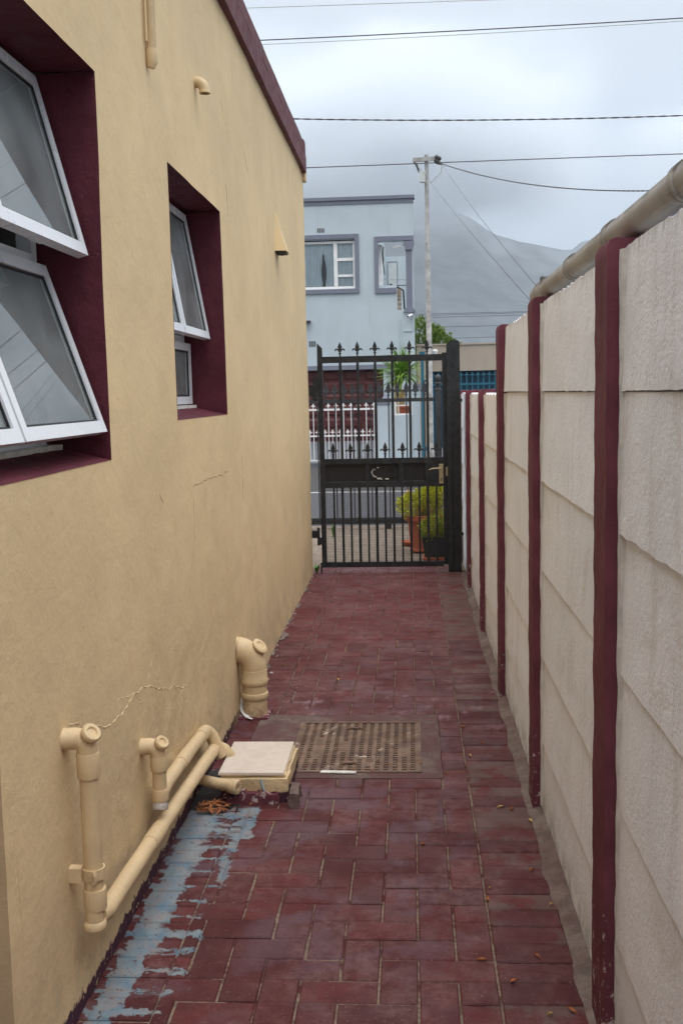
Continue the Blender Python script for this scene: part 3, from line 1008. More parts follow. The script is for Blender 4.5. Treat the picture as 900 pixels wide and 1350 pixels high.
def curtain(name, label, y0, y1, z0, z1, x, mat, amp=.02, per=.09):
    n = int((y1 - y0) / .012); vs = []; fs = []
    for i in range(n + 1):
        y = y0 + (y1 - y0) * i / n
        ph = 2 * math.pi * y / per + 1.5 * nz(y * 3, 1, 2)
        for k in range(5):
            z = z1 + (z0 - z1) * k / 4
            vs.append((x + amp * math.sin(ph) * (.6 + .1 * k), y, z))
    for i in range(n):
        for k in range(4):
            fs.append((i * 5 + k, i * 5 + k + 1, i * 5 + 6 + k, i * 5 + 5 + k))
    m = MB().add(vs, fs, True)
    o = m.build(name, mat)
    md = o.modifiers.new('cloth', 'SOLIDIFY'); md.thickness = .0015
    return tag(o, label, 'curtain')
curtain('curtain', 'grey net curtain hanging inside the large open window', 1.0, 2.30, 1.32, 2.36, -1.30, X['curtain'])
curtain('curtain', 'narrow grey net curtain hanging inside the small window', 4.0, 4.6, 1.42, 2.3, -1.16, X['curtain'])

# ------------------------------------------------------------------ drain pipes on the ochre wall
def arc(c, a, b, r, n=8):
    """quarter bend from direction a to direction b about corner c"""
    c, a, b = Vector(c), Vector(a).normalized(), Vector(b).normalized()
    o_ = c - a * r + b * r
    return [o_ + (-b * math.cos(t) + a * math.sin(t)) * r for t in [math.pi / 2 * k / n for k in range(n + 1)]]
def inspection(mb, p, d, r):
    mb.lathe([(0, -.004), (r * .92, -.004), (r, .002), (r, .008), (r * .86, .012), (r * .55, .012), (r * .42, .007), (0, .007)], p, d, 18)
    return mb
pm = X['ochre_pipe']
# near pipe
t = thing('drain_pipe', 'tall slim ochre waste pipe with clamp, nearest on the left wall', 'pipe', (-.765, 2.33, .25), 'small waste pipes on the ochre wall')
xc, yc, r_ = -.768, 2.33, .0225
pts = [(XL - .01, yc - .012, .695), (-.800, yc - .006, .695)] + arc((xc, yc - .0, .695), (1, .1, 0), (0, 0, -1), .030, 6) + [(xc, yc, .62), (xc - .002, yc, .27)]
MB().tube(pts, [.026] * 2 + [.0255] * 7 + [r_] * 2, 16).build('pipe', pm, t)
MB().lathe([(.0, .66), (.0265, .66), (.0275, .655), (.0275, .605), (.0265, .60), (.02, .60)], (xc, yc, 0), n=18).build('socket', pm, t)
MB().lathe([(.02, .355), (.0265, .355), (.0275, .35), (.0275, .31), (.0265, .305), (.02, .305)], (xc, yc, -.03), n=18).build('socket', pm, t)
inspection(MB(), (-.756, yc - .012, .708), (.62, -.42, .66), .0245).build('inspection_cap', pm, t)
m = MB(); m.lathe([(.0225, .352), (.0272, .352), (.0272, .378), (.0225, .378)], (xc, yc, 0), n=18)
m.box(-.822, -.79, yc - .028, yc - .004, .35, .385); m.tube([(xc + .01, yc - .032, .352), (xc + .014, yc - .034, .364), (xc + .01, yc - .03, .378)], .006, 6)
m.build('wall_clamp', pm, t)
m = MB(); m.lathe([(0, .225), (.019, .225), (.0265, .229), (.0275, .237), (.025, .244), (.022, .247), (.0225, .285)], (xc - .002, yc - .004, 0), n=18)
m.build('access_cap', pm, t)
# second pipe
t = thing('drain_pipe', 'short slim ochre waste pipe with a bare plastic cap, beside the pipe bend', 'pipe', (-.77, 2.99, .27), 'small waste pipes on the ochre wall')
xc, yc = -.768, 2.985
pts = [(XL - .01, yc - .012, .448), (-.80, yc - .006, .448)] + arc((xc, yc, .448), (1, .1, 0), (0, 0, -1), .028, 6) + [(xc, yc, .39), (xc, yc, .285)]
MB().tube(pts, [.0255] * 2 + [.025] * 7 + [.021] * 2, 16).build('pipe', pm, t)
MB().lathe([(.0, .418), (.025, .418), (.026, .413), (.026, .378), (.025, .373), (.02, .373)], (xc, yc, 0), n=18).build('socket', pm, t)
MB().lathe([(.02, .315), (.024, .315), (.025, .31), (.025, .285), (.024, .28), (.02, .28)], (xc, yc, 0), n=18).build('socket', pm, t)
inspection(MB(), (-.756, yc - .012, .460), (.62, -.42, .66), .0225).build('inspection_cap', pm, t)
m = MB(); m.lathe([(0, -.012), (.014, -.012), (.022, -.009), (.024, -.001), (.023, .006), (.021, .012)], (xc, yc - .006, .262), (0, .35, .9), n=18)
m.build('access_cap', simple('bare_grey_plastic', (.42, .38, .35, 1), .35, .2, 40), t)
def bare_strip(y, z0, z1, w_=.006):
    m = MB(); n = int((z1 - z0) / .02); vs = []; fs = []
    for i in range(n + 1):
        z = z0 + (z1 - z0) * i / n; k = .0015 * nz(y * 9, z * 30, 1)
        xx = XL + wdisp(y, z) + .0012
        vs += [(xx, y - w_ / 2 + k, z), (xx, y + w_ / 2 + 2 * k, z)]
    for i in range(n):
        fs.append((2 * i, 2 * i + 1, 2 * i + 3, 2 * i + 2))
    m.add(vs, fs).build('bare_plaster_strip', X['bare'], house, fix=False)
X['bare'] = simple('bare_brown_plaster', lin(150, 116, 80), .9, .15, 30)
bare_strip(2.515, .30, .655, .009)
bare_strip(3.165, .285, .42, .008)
# long sloping pipes along the foot of the wall
t = thing('sloping_pipe', 'long ochre waste pipe sloping along the wall foot from the nearest pipe', 'pipe', (-.77, 2.35, .24), 'sloping pipes at the wall foot')
pts = [(-.768, 2.345, .245), (-.766, 2.40, .232), (-.766, 2.9, .206), (-.764, 3.45, .175), (-.763, 3.78, .155)]
MB().tube(pts, [.0225, .0235, .0235, .0235, .0235], 16).build('pipe', pm, t)
MB().tube([(-.766, 2.83, .2095), (-.765, 2.95, .2035)], .0255, 16).build('socket', pm, t)
e = arc((-.763, 3.85, .150), (0, 1, -.04), (1, .15, -.7), .035, 6)
MB().tube([(-.763, 3.76, .156)] + e + [(-.715, 3.86, .10)], .0250, 16).build('elbow', pm, t)
t = thing('sloping_pipe', 'shorter ochre waste pipe sloping above and behind the long one', 'pipe', (-.79, 3.02, .29), 'sloping pipes at the wall foot')
MB().tube([(-.772, 3.0, .288), (-.782, 3.1, .280), (-.79, 3.4, .258), (-.79, 3.72, .236)], .0225, 16).build('pipe', pm, t)
MB().tube([(-.788, 3.34, .2625), (-.79, 3.46, .254)], .0245, 16).build('socket', pm, t)
e = arc((-.79, 3.80, .230), (0, 1, -.06), (.7, .2, -1), .035, 6)
MB().tube([(-.79, 3.69, .238)] + e + [(-.755, 3.81, .16), (-.745, 3.82, .12)], .0250, 16).build('elbow', pm, t)
# small outlet in front of the gully
t = thing('outlet_pipe', 'short horizontal ochre pipe stub poking out over the leaf filled hole', 'pipe', (-.72, 3.62, .07))
MB().tube([(-.83, 3.70, .078), (-.73, 3.655, .074), (-.665, 3.63, .072)], .021, 14).build('pipe', pm, t)
MB().lathe([(.0205, .0), (.026, .0), (.027, .006), (.027, .026), (.024, .030), (.012, .030), (.010, .022), (0, .022)], (-.67, 3.632, .072), (.9, -.4, -.02), 16).build('end_cap', pm, t)
# big soil pipe
t = thing('soil_pipe', 'fat ochre soil pipe bending out of the wall into the paving', 'pipe', (-.745, 4.70, 0))
yc = 4.70; xc = -.742
pts = [(-.86, yc - .01, .318), (-.825, yc - .008, .318)] + arc((xc, yc, .318), (1, .08, 0), (0, 0, -1), .085, 10) + [(xc, yc, .19), (xc, yc, -.02)]
MB().tube(pts, [.060] * 2 + [.060] * 11 + [.057, .057], 24).build('pipe', pm, t)
MB().lathe([(.055, .225), (.0605, .222), (.0605, .185), (.064, .178), (.065, .165), (.062, .155), (.056, .152)], (xc, yc, 0), n=26).build('socket', pm, t)
MB().lathe([(.056, .115), (.062, .113), (.064, .105), (.064, .092), (.061, .086), (.057, .085)], (xc, yc, 0), n=26).build('socket', pm, t)
inspection(MB(), (-.712, yc - .008, .330), (.66, -.30, .68), .040).build('inspection_cap', pm, t)
m = MB(); m.grid_box(xc - .075, xc + .07, yc - .07, yc + .06, -.01, .010, .02, lambda x, y, z: (x + .012 * nz(x * 40, y * 40, 1), y + .012 * nz(x * 40, y * 40, 5), z + .006 * nz(x * 50, y * 50, z)))
m.build('maroon_collar', X['ox'], t)
# crumpled white tissue beside it
m = MB()
vs = []; fs = []
line = [(-.835, 4.78, .10), (-.812, 4.745, .075), (-.806, 4.71, .045), (-.79, 4.67, .02), (-.77, 4.635, .010), (-.745, 4.615, .006)]
for i, (x, y, z) in enumerate(line):
    w_ = [.018, .020, .016, .014, .012, .008][i]
    for k in range(4):
        vs.append((x + (k - 1.5) * w_ * .6 + .003 * nz(i, k, 1), y + .008 * nz(i * 3, k * 2, 4), z + .006 * abs(nz(i * 2.3, k * 3.1, 8)) + .002))
for i in range(5):
    for k in range(3):
        fs.append((i * 4 + k, i * 4 + k + 1, i * 4 + 5 + k, i * 4 + 4 + k))
o = m.add(vs, fs).build('tissue', X['white'])
md = o.modifiers.new('paper', 'SOLIDIFY'); md.thickness = .001
tag(o, 'crumpled white tissue tucked between the fat soil pipe and the wall', 'litter')
# pipe above the windows, overflow stub, plaster spout
t = thing('conduit', 'thin ochre pipe running down the wall from above the frame', 'pipe', (-.79, 3.41, 2.52))
MB().tube([(-.800, 3.41, 3.25), (-.800, 3.41, 2.545), (-.803, 3.41, 2.53)], [.0155, .0155, .012], 12).build('pipe', pm, t)
MB().tube([(-.803, 3.41, 2.585), (-.801, 3.41, 2.545), (-.806, 3.41, 2.528)], [.0185, .019, .013], 12).build('end_cap', pm, t)
m = MB()
m.tube([(-.808, 3.378, 3.25), (-.808, 3.378, 2.6)], .004, 6)
m.build('side_cable', pm, t)
t = thing('overflow_pipe', 'small ochre overflow stub with a bent mouth high on the wall', 'pipe', (-.80, 4.22, 2.69))
pts = [(-.845, 4.21, 2.712), (-.828, 4.21, 2.712)] + arc((-.784, 4.21, 2.712), (1, .02, 0), (0, .0, -1), .034, 7) + [(-.784, 4.21, 2.670)]
MB().tube(pts, .021, 14, cap=False).build('pipe', pm, t)
MB().lathe([(.019, .0), (.0225, .0), (.0225, .008), (.021, .011)], (-.784, 4.21, 2.668), n=16).build('lip', pm, t)
t = thing('plaster_spout', 'wedge shaped ochre plaster drip spout near the gate end of the wall', 'spout', (-.82, 6.8, 2.36))
m = MB()
def wedge(mb, yc, hw, zb, zt, dep):
    mb.add([(XL - .01, yc - hw, zb), (XL + dep, yc - hw * .9, zb), (XL + dep, yc + hw * .9, zb), (XL - .01, yc + hw, zb),
            (XL - .004, yc - .035, zt), (XL - .004, yc + .02, zt), (XL + dep * .35, yc - .03, zb + (zt - zb) * .62), (XL + dep * .35, yc + .02, zb + (zt - zb) * .62)],
           [(0, 1, 6, 4), (1, 2, 7, 6), (2, 3, 5, 7), (4, 6, 7, 5), (0, 3, 2, 1)])
wedge(m, 6.62, .085, 2.372, 2.63, .075)
m.build('spout_body', X['ochre'], t)
m = MB(); m.grid_box(XL - .005, XL + .066, 6.55, 6.69, 2.362, 2.3705, .02, lambda x, y, z: (x, y, z + .006 * nz(x * 60, y * 60, 0)))
m.build('spout_mouth', X['wetdirt'], t)

# tile capped gully box
t = thing('gully_box', 'ochre plastered gully box capped with a cream glazed tile', 'drain gully', (-.60, 3.85, 0))
def rough(x, y, z, a=.006, s_=14):
    return (x + a * nz(x * s_, y * s_, z * s_), y + a * nz(y * s_ + 4, x * s_, z * s_), z + a * .4 * nz(z * s_, x * s_, y * s_ + 3))
m = MB()
m.grid_box(-.72, -.468, 3.66, 3.72, -.01, .088, .02, rough)
m.grid_box(-.515, -.468, 3.72, 4.00, -.01, .088, .02, rough)
m.grid_box(-.72, -.515, 3.955, 4.0, -.01, .088, .02, rough)
m.build('surround_wall', X['ochre'], t)
m = MB()
m.bev(-.725, -.482, 3.672, 4.015, .098, .109, .002)
m.build('tile', X['tile'], t)
MB().grid_box(-.718, -.478, 3.68, 4.0, .0885, .0975, .02, lambda x, y, z: rough(x, y, z, .004, 30)).build('tile_bed', X['ochre'], t)
m = MB(); m.grid_box(-.69, -.50, 3.635, 3.664, -.01, .042, .015, lambda x, y, z: (x + .01 * nz(x * 30, y * 9, z * 30), y + .008 * nz(x * 30, z * 40, 1), z * (1 + .9 * nz(x * 26, 1, 3)) if z > 0 else z))
m.build('maroon_skirt', X['ox'], t)
m = MB(); m.grid_box(-.458, -.425, 3.60, 3.72, -.01, .055, .015, lambda x, y, z: rough(x, y, z, .014, 22))
m.build('mortar_lump', X['mortar_lilac'], t)
m = MB(); m.tube([(-.565, 3.655, .088), (-.558, 3.652, .06), (-.550, 3.650, .04)], [.004, .005, .002], 5)
m.build('paint_drip', simple('pale_blue_drip', lin(150, 170, 180), .5), t)
# damp hole with leaf litter
m = MB()
m.grid_box(-.83, -.70, 3.58, 3.99, -.02, .004, .02, lambda x, y, z: (x, y, z + .012 * nz(x * 30, y * 30, 2)))
m.grid_box(-.70, -.64, 3.58, 3.645, -.02, .002, .02, lambda x, y, z: (x, y, z + .008 * nz(x * 30, y * 30, 2)))
m.build('gully_floor', X['wetdirt'], t)
def leafpatch(cx, cy, rx, ry, n, z0, size):
    m = MB()
    for i in range(n):
        a = rnd.uniform(0, 6.28); q = math.sqrt(rnd.random())
        x = cx + rx * q * math.cos(a); y = cy + ry * q * math.sin(a); z = z0 + rnd.uniform(0, .016) * (1 - q * .6)
        L = size * rnd.uniform(.6, 1.5); w_ = L * rnd.uniform(.14, .3)
        d = Vector((math.cos(a * 3.1), math.sin(a * 3.1), rnd.uniform(-.35, .35))).normalized()
        s_ = d.cross(Vector((0, 0, 1))).normalized()
        p = Vector((x, y, z))
        m.add([p - d * L / 2, p + s_ * w_ / 2 + Vector((0, 0, .002)), p + d * L / 2, p - s_ * w_ / 2 + Vector((0, 0, .002))], [(0, 1, 2, 3)])
    return m
o = leafpatch(-.735, 3.585, .055, .06, 110, .010, .03).build('leaf_litter', X['leaf'], fix=False, kind='stuff')
tag(o, 'orange brown leaf litter heaped in the hole under the pipe stub', 'leaf litter')

# scattered dry leaves
def leaf_mesh(L, mat, seed):
    q = random.Random(seed)
    m = MB()
    n = 5; vs = []
    for i in range(n):
        t_ = i / (n - 1); w_ = L * .19 * math.sin(math.pi * (.08 + .9 * t_)); h = .003 * math.sin(math.pi * t_)
        bx = .12 * L * math.sin(t_ * 2.5 + seed)
        vs += [(L * (t_ - .5), bx - w_, h + .004), (L * (t_ - .5), bx, h - .001), (L * (t_ - .5), bx + w_, h + .003)]
    fs = []
    for i in range(n - 1):
        for k in (0, 1):
            fs.append((i * 3 + k, i * 3 + k + 1, i * 3 + 4 + k, i * 3 + 3 + k))
    m.add(vs, fs, True)
    return m.mesh('dry_leaf', mat)
LM = [leaf_mesh(.026, X['leaf'], 1), leaf_mesh(.020, X['leaf'], 2), leaf_mesh(.032, X['leaf2'], 3), leaf_mesh(.015, X['leaf2'], 4)]
spots = [(.30, 3.62, 2), (.335, 3.60, 0), (.395, 3.50, 2), (.43, 3.66, 2), (.42, 3.42, 0), (.02, 3.30, 1), (.205, 2.93, 0), (.215, 3.0, 3), (.355, 3.12, 0), (.31, 2.62, 1), (.24, 2.50, 0),
         (.365, 2.38, 0), (.31, 2.36, 3), (.165, 2.60, 0), (.285, 4.30, 1), (.225, 4.15, 2), (.05, 5.9, 3), (-.40, 5.3, 2), (-.62, 5.15, 3), (-.72, 5.6, 3), (.12, 3.95, 3), (-.30, 7.9, 3), (.21, 4.52, 0),
         (-.245, 3.985, 1), (.385, 2.9, 3), (.11, 6.4, 3), (.02, 4.05, 0), (-.60, 3.635, 3)]
where = ['pale curled dry leaf beside the foot of the second maroon post', 'orange dry leaf next to the pale leaf at the second maroon post', 'pale dry leaf on the cement edge just before the second maroon post',
         'pale dry leaf caught against the second maroon post', 'orange dry leaf on the cement edge in front of the second post', 'small orange leaf in the middle of the paving in front of the drain cover',
         'orange dry leaf on the long right hand joint, halfway to the drain cover', 'tiny pale leaf on the long joint of the right edge course', 'orange dry leaf on the right edge bricks between the two nearest posts',
         'small orange leaf on a worn grey brick nearer the camera', 'orange dry leaf beside the long joint close to the camera', 'orange dry leaf on the right edge bricks closest to the nearest post',
         'tiny pale leaf beside the orange one closest to the nearest post', 'orange dry leaf in a herringbone joint close to the camera', 'small orange leaf on the edge bricks level with the drain cover',
         'pale dry leaf on the long joint right of the drain cover', 'tiny pale leaf on the paving beyond the drain cover', 'pale dry leaf on the paving right of the fat soil pipe', 'tiny pale leaf on the left joint beyond the soil pipe',
         'tiny pale leaf at the wall foot beyond the soil pipe', 'tiny pale leaf on the mortar at the right corner of the drain cover', 'tiny pale leaf on the paving just inside the gate', 'orange dry leaf on the long joint beyond the drain cover',
         'small orange leaf on the front edge of the drain cover', 'tiny pale leaf by the white wall between the two nearest posts', 'tiny pale leaf far along the right side of the paving', 'orange dry leaf on the mortar right of the drain cover',
         'tiny pale leaf fallen beside the leaf filled hole']
for i, (x, y, k) in enumerate(spots):
    o = link('dry_leaf', LM[k], None, (x, y, .002 if not (-.5 < x < .02 and 3.97 < y < 4.58) else .005))
    o.rotation_euler = (0, 0, rnd.uniform(0, 6.28))
    tag(o, where[i], 'leaf', 'dry leaves scattered on the paving')

# weed at the gate corner
def tuft(mb, x, y, z, n, h, sp, w_, q, bend=.5):
    for i in range(n):
        a = q.uniform(0, 6.28); L = h * q.uniform(.6, 1.1); o_ = sp * q.uniform(.3, 1)
        d = Vector((math.cos(a), math.sin(a), 0)); s_ = Vector((-d.y, d.x, 0))
        b = Vector((x, y, z))
        p = [b, b + d * o_ * .4 + Vector((0, 0, L * .6)), b + d * o_ + Vector((0, 0, L * (1 - bend * q.random())))]
        vs = [p[0] - s_ * w_ * .4, p[0] + s_ * w_ * .4, p[1] + s_ * w_ * .5, p[1] - s_ * w_ * .5, p[2]]
        mb.add(vs, [(0, 1, 2, 3), (3, 2, 4)])
m = MB(); tuft(m, -.80, 8.60, 0, 26, .085, .075, .016, random.Random(3))
o = m.build('weed', X['weed'], fix=False); tag(o, 'small green weed sprouting at the house corner beside the gate', 'weed')
m = MB(); tuft(m, -.82, 10.75, 0, 14, .16, .05, .012, random.Random(5), .2)
o = m.build('weed', X['weed'], fix=False); tag(o, 'thin green weed growing in the tan paving under the sliding gate', 'weed')

# ------------------------------------------------------------------ precast wall on the right
PY = [-1.82, -.46, .90, 2.255, 3.60, 4.97, 6.33, 7.80, 9.16, 10.50, 11.84]
JZ = [1.782, 1.475, 1.170, .865, .560, .255, -.05]
HIGH = 5            # posts up to this index stand a panel higher
pw = thing('precast_wall', 'white precast concrete panel wall with maroon posts along the right side', 'boundary wall', (.50, 5, 0))
post_cache = {}
for k, y in enumerate(PY):
    hi = k <= HIGH
    zt = 1.795 if hi else 1.492
    if k == HIGH: zt = 1.79
    m = MB(); sd = k * 3.7
    def fn(x, y_, z, sd=sd, zt=zt):
        a = .0028
        x2 = x + a * nz(sd, y_ * 7, z * 9) + .0016 * nz(sd + 2, y_ * 20, z * 31)
        y2 = y_ + a * nz(sd + 5, x * 9, z * 8) + .0014 * nz(sd + 7, x * 30, z * 40)
        if z > zt - .02:
            x2 = x2 + (.006 if x < .43 else 0); z = z - (.004 if x < .43 else 0) + .003 * nz(x * 50, y_ * 50, sd)
        return (x2, y2, z)
    m.grid_box(.414, .512, y, y + (.14 if k == 3 else .128), -.05, zt, .02, fn)
    m.build('post', X['ox'], pw)
def panel_mesh(seed, last=False, top=False):
    m = MB(); L = 1.25; H = .305
    def fn(x, y, z):
        f = x < .0
        zz = z
        if z < -H / 2 + .004 and x < .02: zz = z - .004 * nz(seed, y * 16, 3) - .003 * nz(seed, y * 60, 3) + .0026
        if z > H / 2 - .004:
            zz = z - .010 * abs(nz(seed, y * 12, 7)) * 2 - .002 if top else (z if x < .02 else z + .004)
        if x < .02:
            # bottom lip stands proud of the panel below
            lip = -.0075 * (.5 - z / H)
            edge = 0
            x = x + lip + edge + .0022 * nz(seed, y * 4, z * 8) + .0010 * nz(seed + 3, y * 18, z * 18)
        return (x, y, zz)
    m.grid_box(0, .04, -L / 2, L / 2, -H / 2, H / 2 - .001, .021, fn)
    return m.mesh('wall_panel', X['panel'])
PM = [panel_mesh(s_ * 5.3) for s_ in range(6)]
PT = [panel_mesh(60 + s_ * 5.3, top=True) for s_ in range(3)]
for k in range(len(PY) - 1):
    hi = k < HIGH
    a, b = PY[k] + .126, PY[k + 1] + .012
    rows = range(0 if hi else 1, 6)
    for r_ in rows:
        zc = (JZ[r_] + JZ[r_ + 1]) / 2
        top = (r_ == (0 if hi else 1))
        me = (PT if top else PM)[rnd.randrange(3 if top else 6)]
        o = link('wall_panel', me, pw, None)
        o.matrix_parent_inverse = Matrix.Translation(-pw.location)
        o.location = (XR + .003 + rnd.uniform(-.002, .002), (a + b) / 2, zc)
        o.scale = (1, (b - a) / 1.25, 1)
        o.rotation_euler = (rnd.uniform(-.0015, .0015), 0, rnd.uniform(-.0015, .0015))
# white caulk lines where the panels meet the posts
for k, y in enumerate(PY):
    if not 2 <= k <= 9: continue
    hi = k < HIGH
    ed = []
    z = .02; zt = 1.77 if k <= HIGH else 1.46
    if k == HIGH: zt = 1.47
    n = int((zt - z) / .03)
    vs = []; fs = []
    for i in range(n + 1):
        zz = z + (zt - z) * i / n
        w_ = .007 + .005 * nz(k, zz * 14, 1) + .003 * nz(k, zz * 50, 2)
        xx = XR - .003 + .003 * nz(k, zz * 8, 5)
        vs += [(xx - .001 - max(0, w_) * .5, y - .004, zz), (xx, y - .012 - max(.0, w_), zz), (xx + .012, y - .020 - max(.0, w_), zz), (xx + .014, y + .003, zz)]
    for i in range(n):
        for q in range(3):
            fs.append((i * 4 + q, i * 4 + q + 1, i * 4 + 5 + q, i * 4 + 4 + q))
    MB().add(vs, fs, True).build('mortar_seam', X['offwhite'], pw)

# weathered pipe lying along the top of the high wall
t = thing('wall_top_pipe', 'fat weathered beige pipe with collars lying along the top of the white wall', 'pipe', (.475, 2, 1.83))
gx, gz, gr = .490, 1.838, .034
MB().tube([(gx, -1.8, gz + .01), (gx, 0, gz + .006), (gx, 2, gz), (gx, 3.9, gz - .003)], gr, 20).build('pipe', X['pipewall'], t)
for yy, ln in ((1.90, .035), (2.54, .05), (3.15, .05), (.6, .05)):
    m = MB()
    m.lathe([(gr - .001, -ln / 2), (gr + .0042, -ln / 2 + .0005), (gr + .0042, -ln / 2 + .012), (gr + .0018, -ln / 2 + .014), (gr + .0018, ln / 2 - .012), (gr + .0045, ln / 2 - .010), (gr + .0045, ln / 2), (gr - .001, ln / 2 + .0005)], (gx, yy, gz), (0, 1, 0), 24)
    m.build('collar', X['pipewall'], t)
    MB().lathe([(gr, 0), (gr + .0012, .0004), (gr + .0012, .005), (gr, .0055)], (gx, yy + ln / 2 + .001, gz), (0, 1, 0), 24).build('joint_ring', X['gasket'], t)
MB().lathe([(gr - .001, 0), (gr + .006, .0005), (gr + .006, .05), (gr + .002, .052), (gr + .002, .15), (gr + .005, .152), (gr + .005, .17), (gr - .001, .171)], (gx, 3.74, gz - .002), (0, 1, 0), 24).build('socket', X['pipewall'], t)
MB().tube([(gx, 3.90, gz - .004), (gx - .004, 4.0, gz - .006), (gx - .006, 4.03, gz - .006)], [gr - .001, gr + .002, gr - .006], 20).build('end_cap', X['pipewall'], t)
MB().tube([(gx, 3.70, gz + .02), (gx - .012, 3.84, gz + .042), (gx - .01, 3.9, gz + .03)], [.006, .008, .006], 8).build('strap', X['gasket'], t)

# ------------------------------------------------------------------ alley gate
GY = 8.60
gate = thing('iron_gate', 'tall black wrought iron alley gate with spear finials and closed middle plate', 'gate', (-.72, GY, 0))
ir = X['iron']
def bar(name, x0, x1, z0, z1, y=GY, t=.02, par=gate, mat=ir, b=0):
    return MB().box(x0, x1, y - t, y + t, z0, z1).build(name, mat, par)
m = MB(); m.prism([(-.752, .045), (-.712, .045), (-.712, 1.86), (-.752, 1.90)], GY - .02, GY + .02); m.build('hinge_stile', ir, gate)
bar('lock_stile', .262, .298, .06, 1.80)
bar('top_rail', -.711, .261, 1.737, 1.789, t=.018)
bar('middle_rail', -.711, .261, .906, .952, t=.019)
bar('middle_rail', -.711, .261, .712, .758, t=.019)
bar('bottom_rail', -.711, .261, .045, .088, t=.019)
bar('middle_plate', -.711, .261, .759, .905, y=GY + .012, t=.003, mat=X['gasket'])
bar('plate_divider', -.378, -.342, .759, .905, t=.016)
bar('plate_divider', -.102, -.062, .759, .905, t=.016)
bar('lock_box', .118, .261, .759, .905, t=.0185)
m = MB(); n = 26; vs = []; fs = []
for k in range(n):
    a = 2 * math.pi * k / n
    for rr, d in ((1.0, .0), (1.0, .009), (.86, .009), (.86, .0)):
        vs.append((-.222 + .105 * rr * math.cos(a), GY + .007 - d, .832 + .052 * rr * math.sin(a)))
for k in range(n):
    j = (k + 1) % n
    for q in range(4):
        fs.append((k * 4 + q, k * 4 + (q + 1) % 4, j * 4 + (q + 1) % 4, j * 4 + q))
m.add(vs, fs); m.build('oval_ring', ir, gate)
m = MB()
q = random.Random(11)
for k in range(22):
    a = q.uniform(2.0, 4.6); r_ = q.uniform(.95, 1.05); s_ = q.uniform(.002, .0065)
    x = -.222 + .100 * r_ * math.cos(a); z = .832 + .050 * r_ * math.sin(a)
    m.prism([(x + s_ * math.cos(b) * q.uniform(.6, 1.3), z + s_ * math.sin(b) * q.uniform(.6, 1.3)) for b in (0, 1.2, 2.4, 3.7, 5)], GY - .0055, GY - .002)
for x, z, s_ in ((-.27, .782, .012), (-.245, .778, .008), (-.205, .779, .010), (-.19, .779, .008)):
    m.prism([(x + s_ * math.cos(b), z + s_ * .5 * math.sin(b)) for b in (0, 1.2, 2.4, 3.7, 5)], GY - .0055, GY - .002)
m.build('paint_flakes', X['white'], gate, kind='stuff')
ux = [-.566, -.424, -.281, -.142, .0, .142]
for x in ux:
    o = MB().box(x - .0105, x + .0105, GY - .0105, GY + .0105, .953, 1.736).build('upright_bar', ir, gate)
    f = finial(MB(), x, GY, 1.79, .118, .014).build('finial', ir, gate)
hx = [-.640, -.497, -.354, -.211, -.068, .068, .205]
for x in hx:
    MB().box(x - .008, x + .008, GY - .008, GY + .008, .953, .985).build('upright_bar', ir, gate)
    finial(MB(), x, GY, .965, .118, .014).build('finial', ir, gate)
x = -.641; k = 0
while x < .24:
    w_ = .0105 if k % 2 else .008
    MB().box(x - w_, x + w_, GY - w_, GY + w_, .089, .711).build('lower_bar', ir, gate)
    x += .0706; k += 1
m = MB()
x = -.705
while x < .26:
    m.box(x - .0009, x + .0009, GY + .0125, GY + .0143, .089, .711); x += .0138
z = .095
while z < .71:
    m.box(-.711, .261, GY + .0145, GY + .0163, z - .0009, z + .0009); z += .0138
m.build('wire_mesh', X['iron2'], gate, kind='stuff')
m = MB(); m.bev(.228, .262, GY - .026, GY - .0186, .735, .895, .001); lk = m.build('lock_plate', X['brass'], gate)
m = MB(); m.tube([(.244, GY - .03, .862), (.244, GY - .06, .862), (.22, GY - .064, .864), (.175, GY - .064, .862), (.145, GY - .062, .852)], [.007, .007, .006, .006, .004], 8)
m.build('lever_handle', X['brass'], lk)
m = MB(); m.box(.242, .248, GY - .0275, GY - .0258, .755, .772); m.lathe([(0, 0), (.005, 0), (.005, .002), (0, .002)], (.245, GY - .026, .775), (0, -1, 0), 10)
m.build('keyhole', X['dark'], lk)
for za in (1.47, .30):
    m = MB()
    if za > 1:
        m.box(-.835, -.79, GY - .045, GY - .005, 1.47, 1.56); m.box(-.79, -.745, GY - .05, GY + .0, 1.50, 1.60); m.box(-.80, -.762, GY - .048, GY - .002, 1.44, 1.50)
        m.tube([(-.775, GY - .025, 1.43), (-.775, GY - .025, 1.63)], .014, 10)
    else:
        m.box(-.835, -.785, GY - .05, GY - .005, .30, .36); m.box(-.785, -.765, GY - .05, GY - .0, .24, .375); m.box(-.765, -.735, GY - .045, GY + .005, .245, .30)
        m.tube([(-.775, GY - .025, .235), (-.775, GY - .025, .385)], .012, 10)
    m.build('hinge', ir, gate)
MB().box(-.765, -.753, GY - .012, GY + .012, .0, .085).build('drop_bolt', ir, gate)
# gate post at the white wall
t = thing('gate_post', 'black square steel gate post with chamfered top against the white wall', 'post', (.355, GY + .01, 0))
m = MB(); m.prism([(.300, -.03), (.405, -.03), (.405, 1.872), (.392, 1.895), (.335, 1.895), (.300, 1.865)], GY - .035, GY + .075)
m.build('post_body', ir, t)
m = MB(); m.box(.298, .334, GY - .055, GY - .036, .02, 1.87); m.build('stop_angle', ir, t)
m = MB(); m.box(.405, .425, GY - .01, GY + .02, 1.40, 1.425); m.box(.405, .425, GY - .01, GY + .02, .30, .325); m.build('wall_bracket', ir, t)
m = MB(); m.box(.285, .2975, GY - .042, GY - .022, .80, .87); m.build('strike_plate', X['brass'], t)

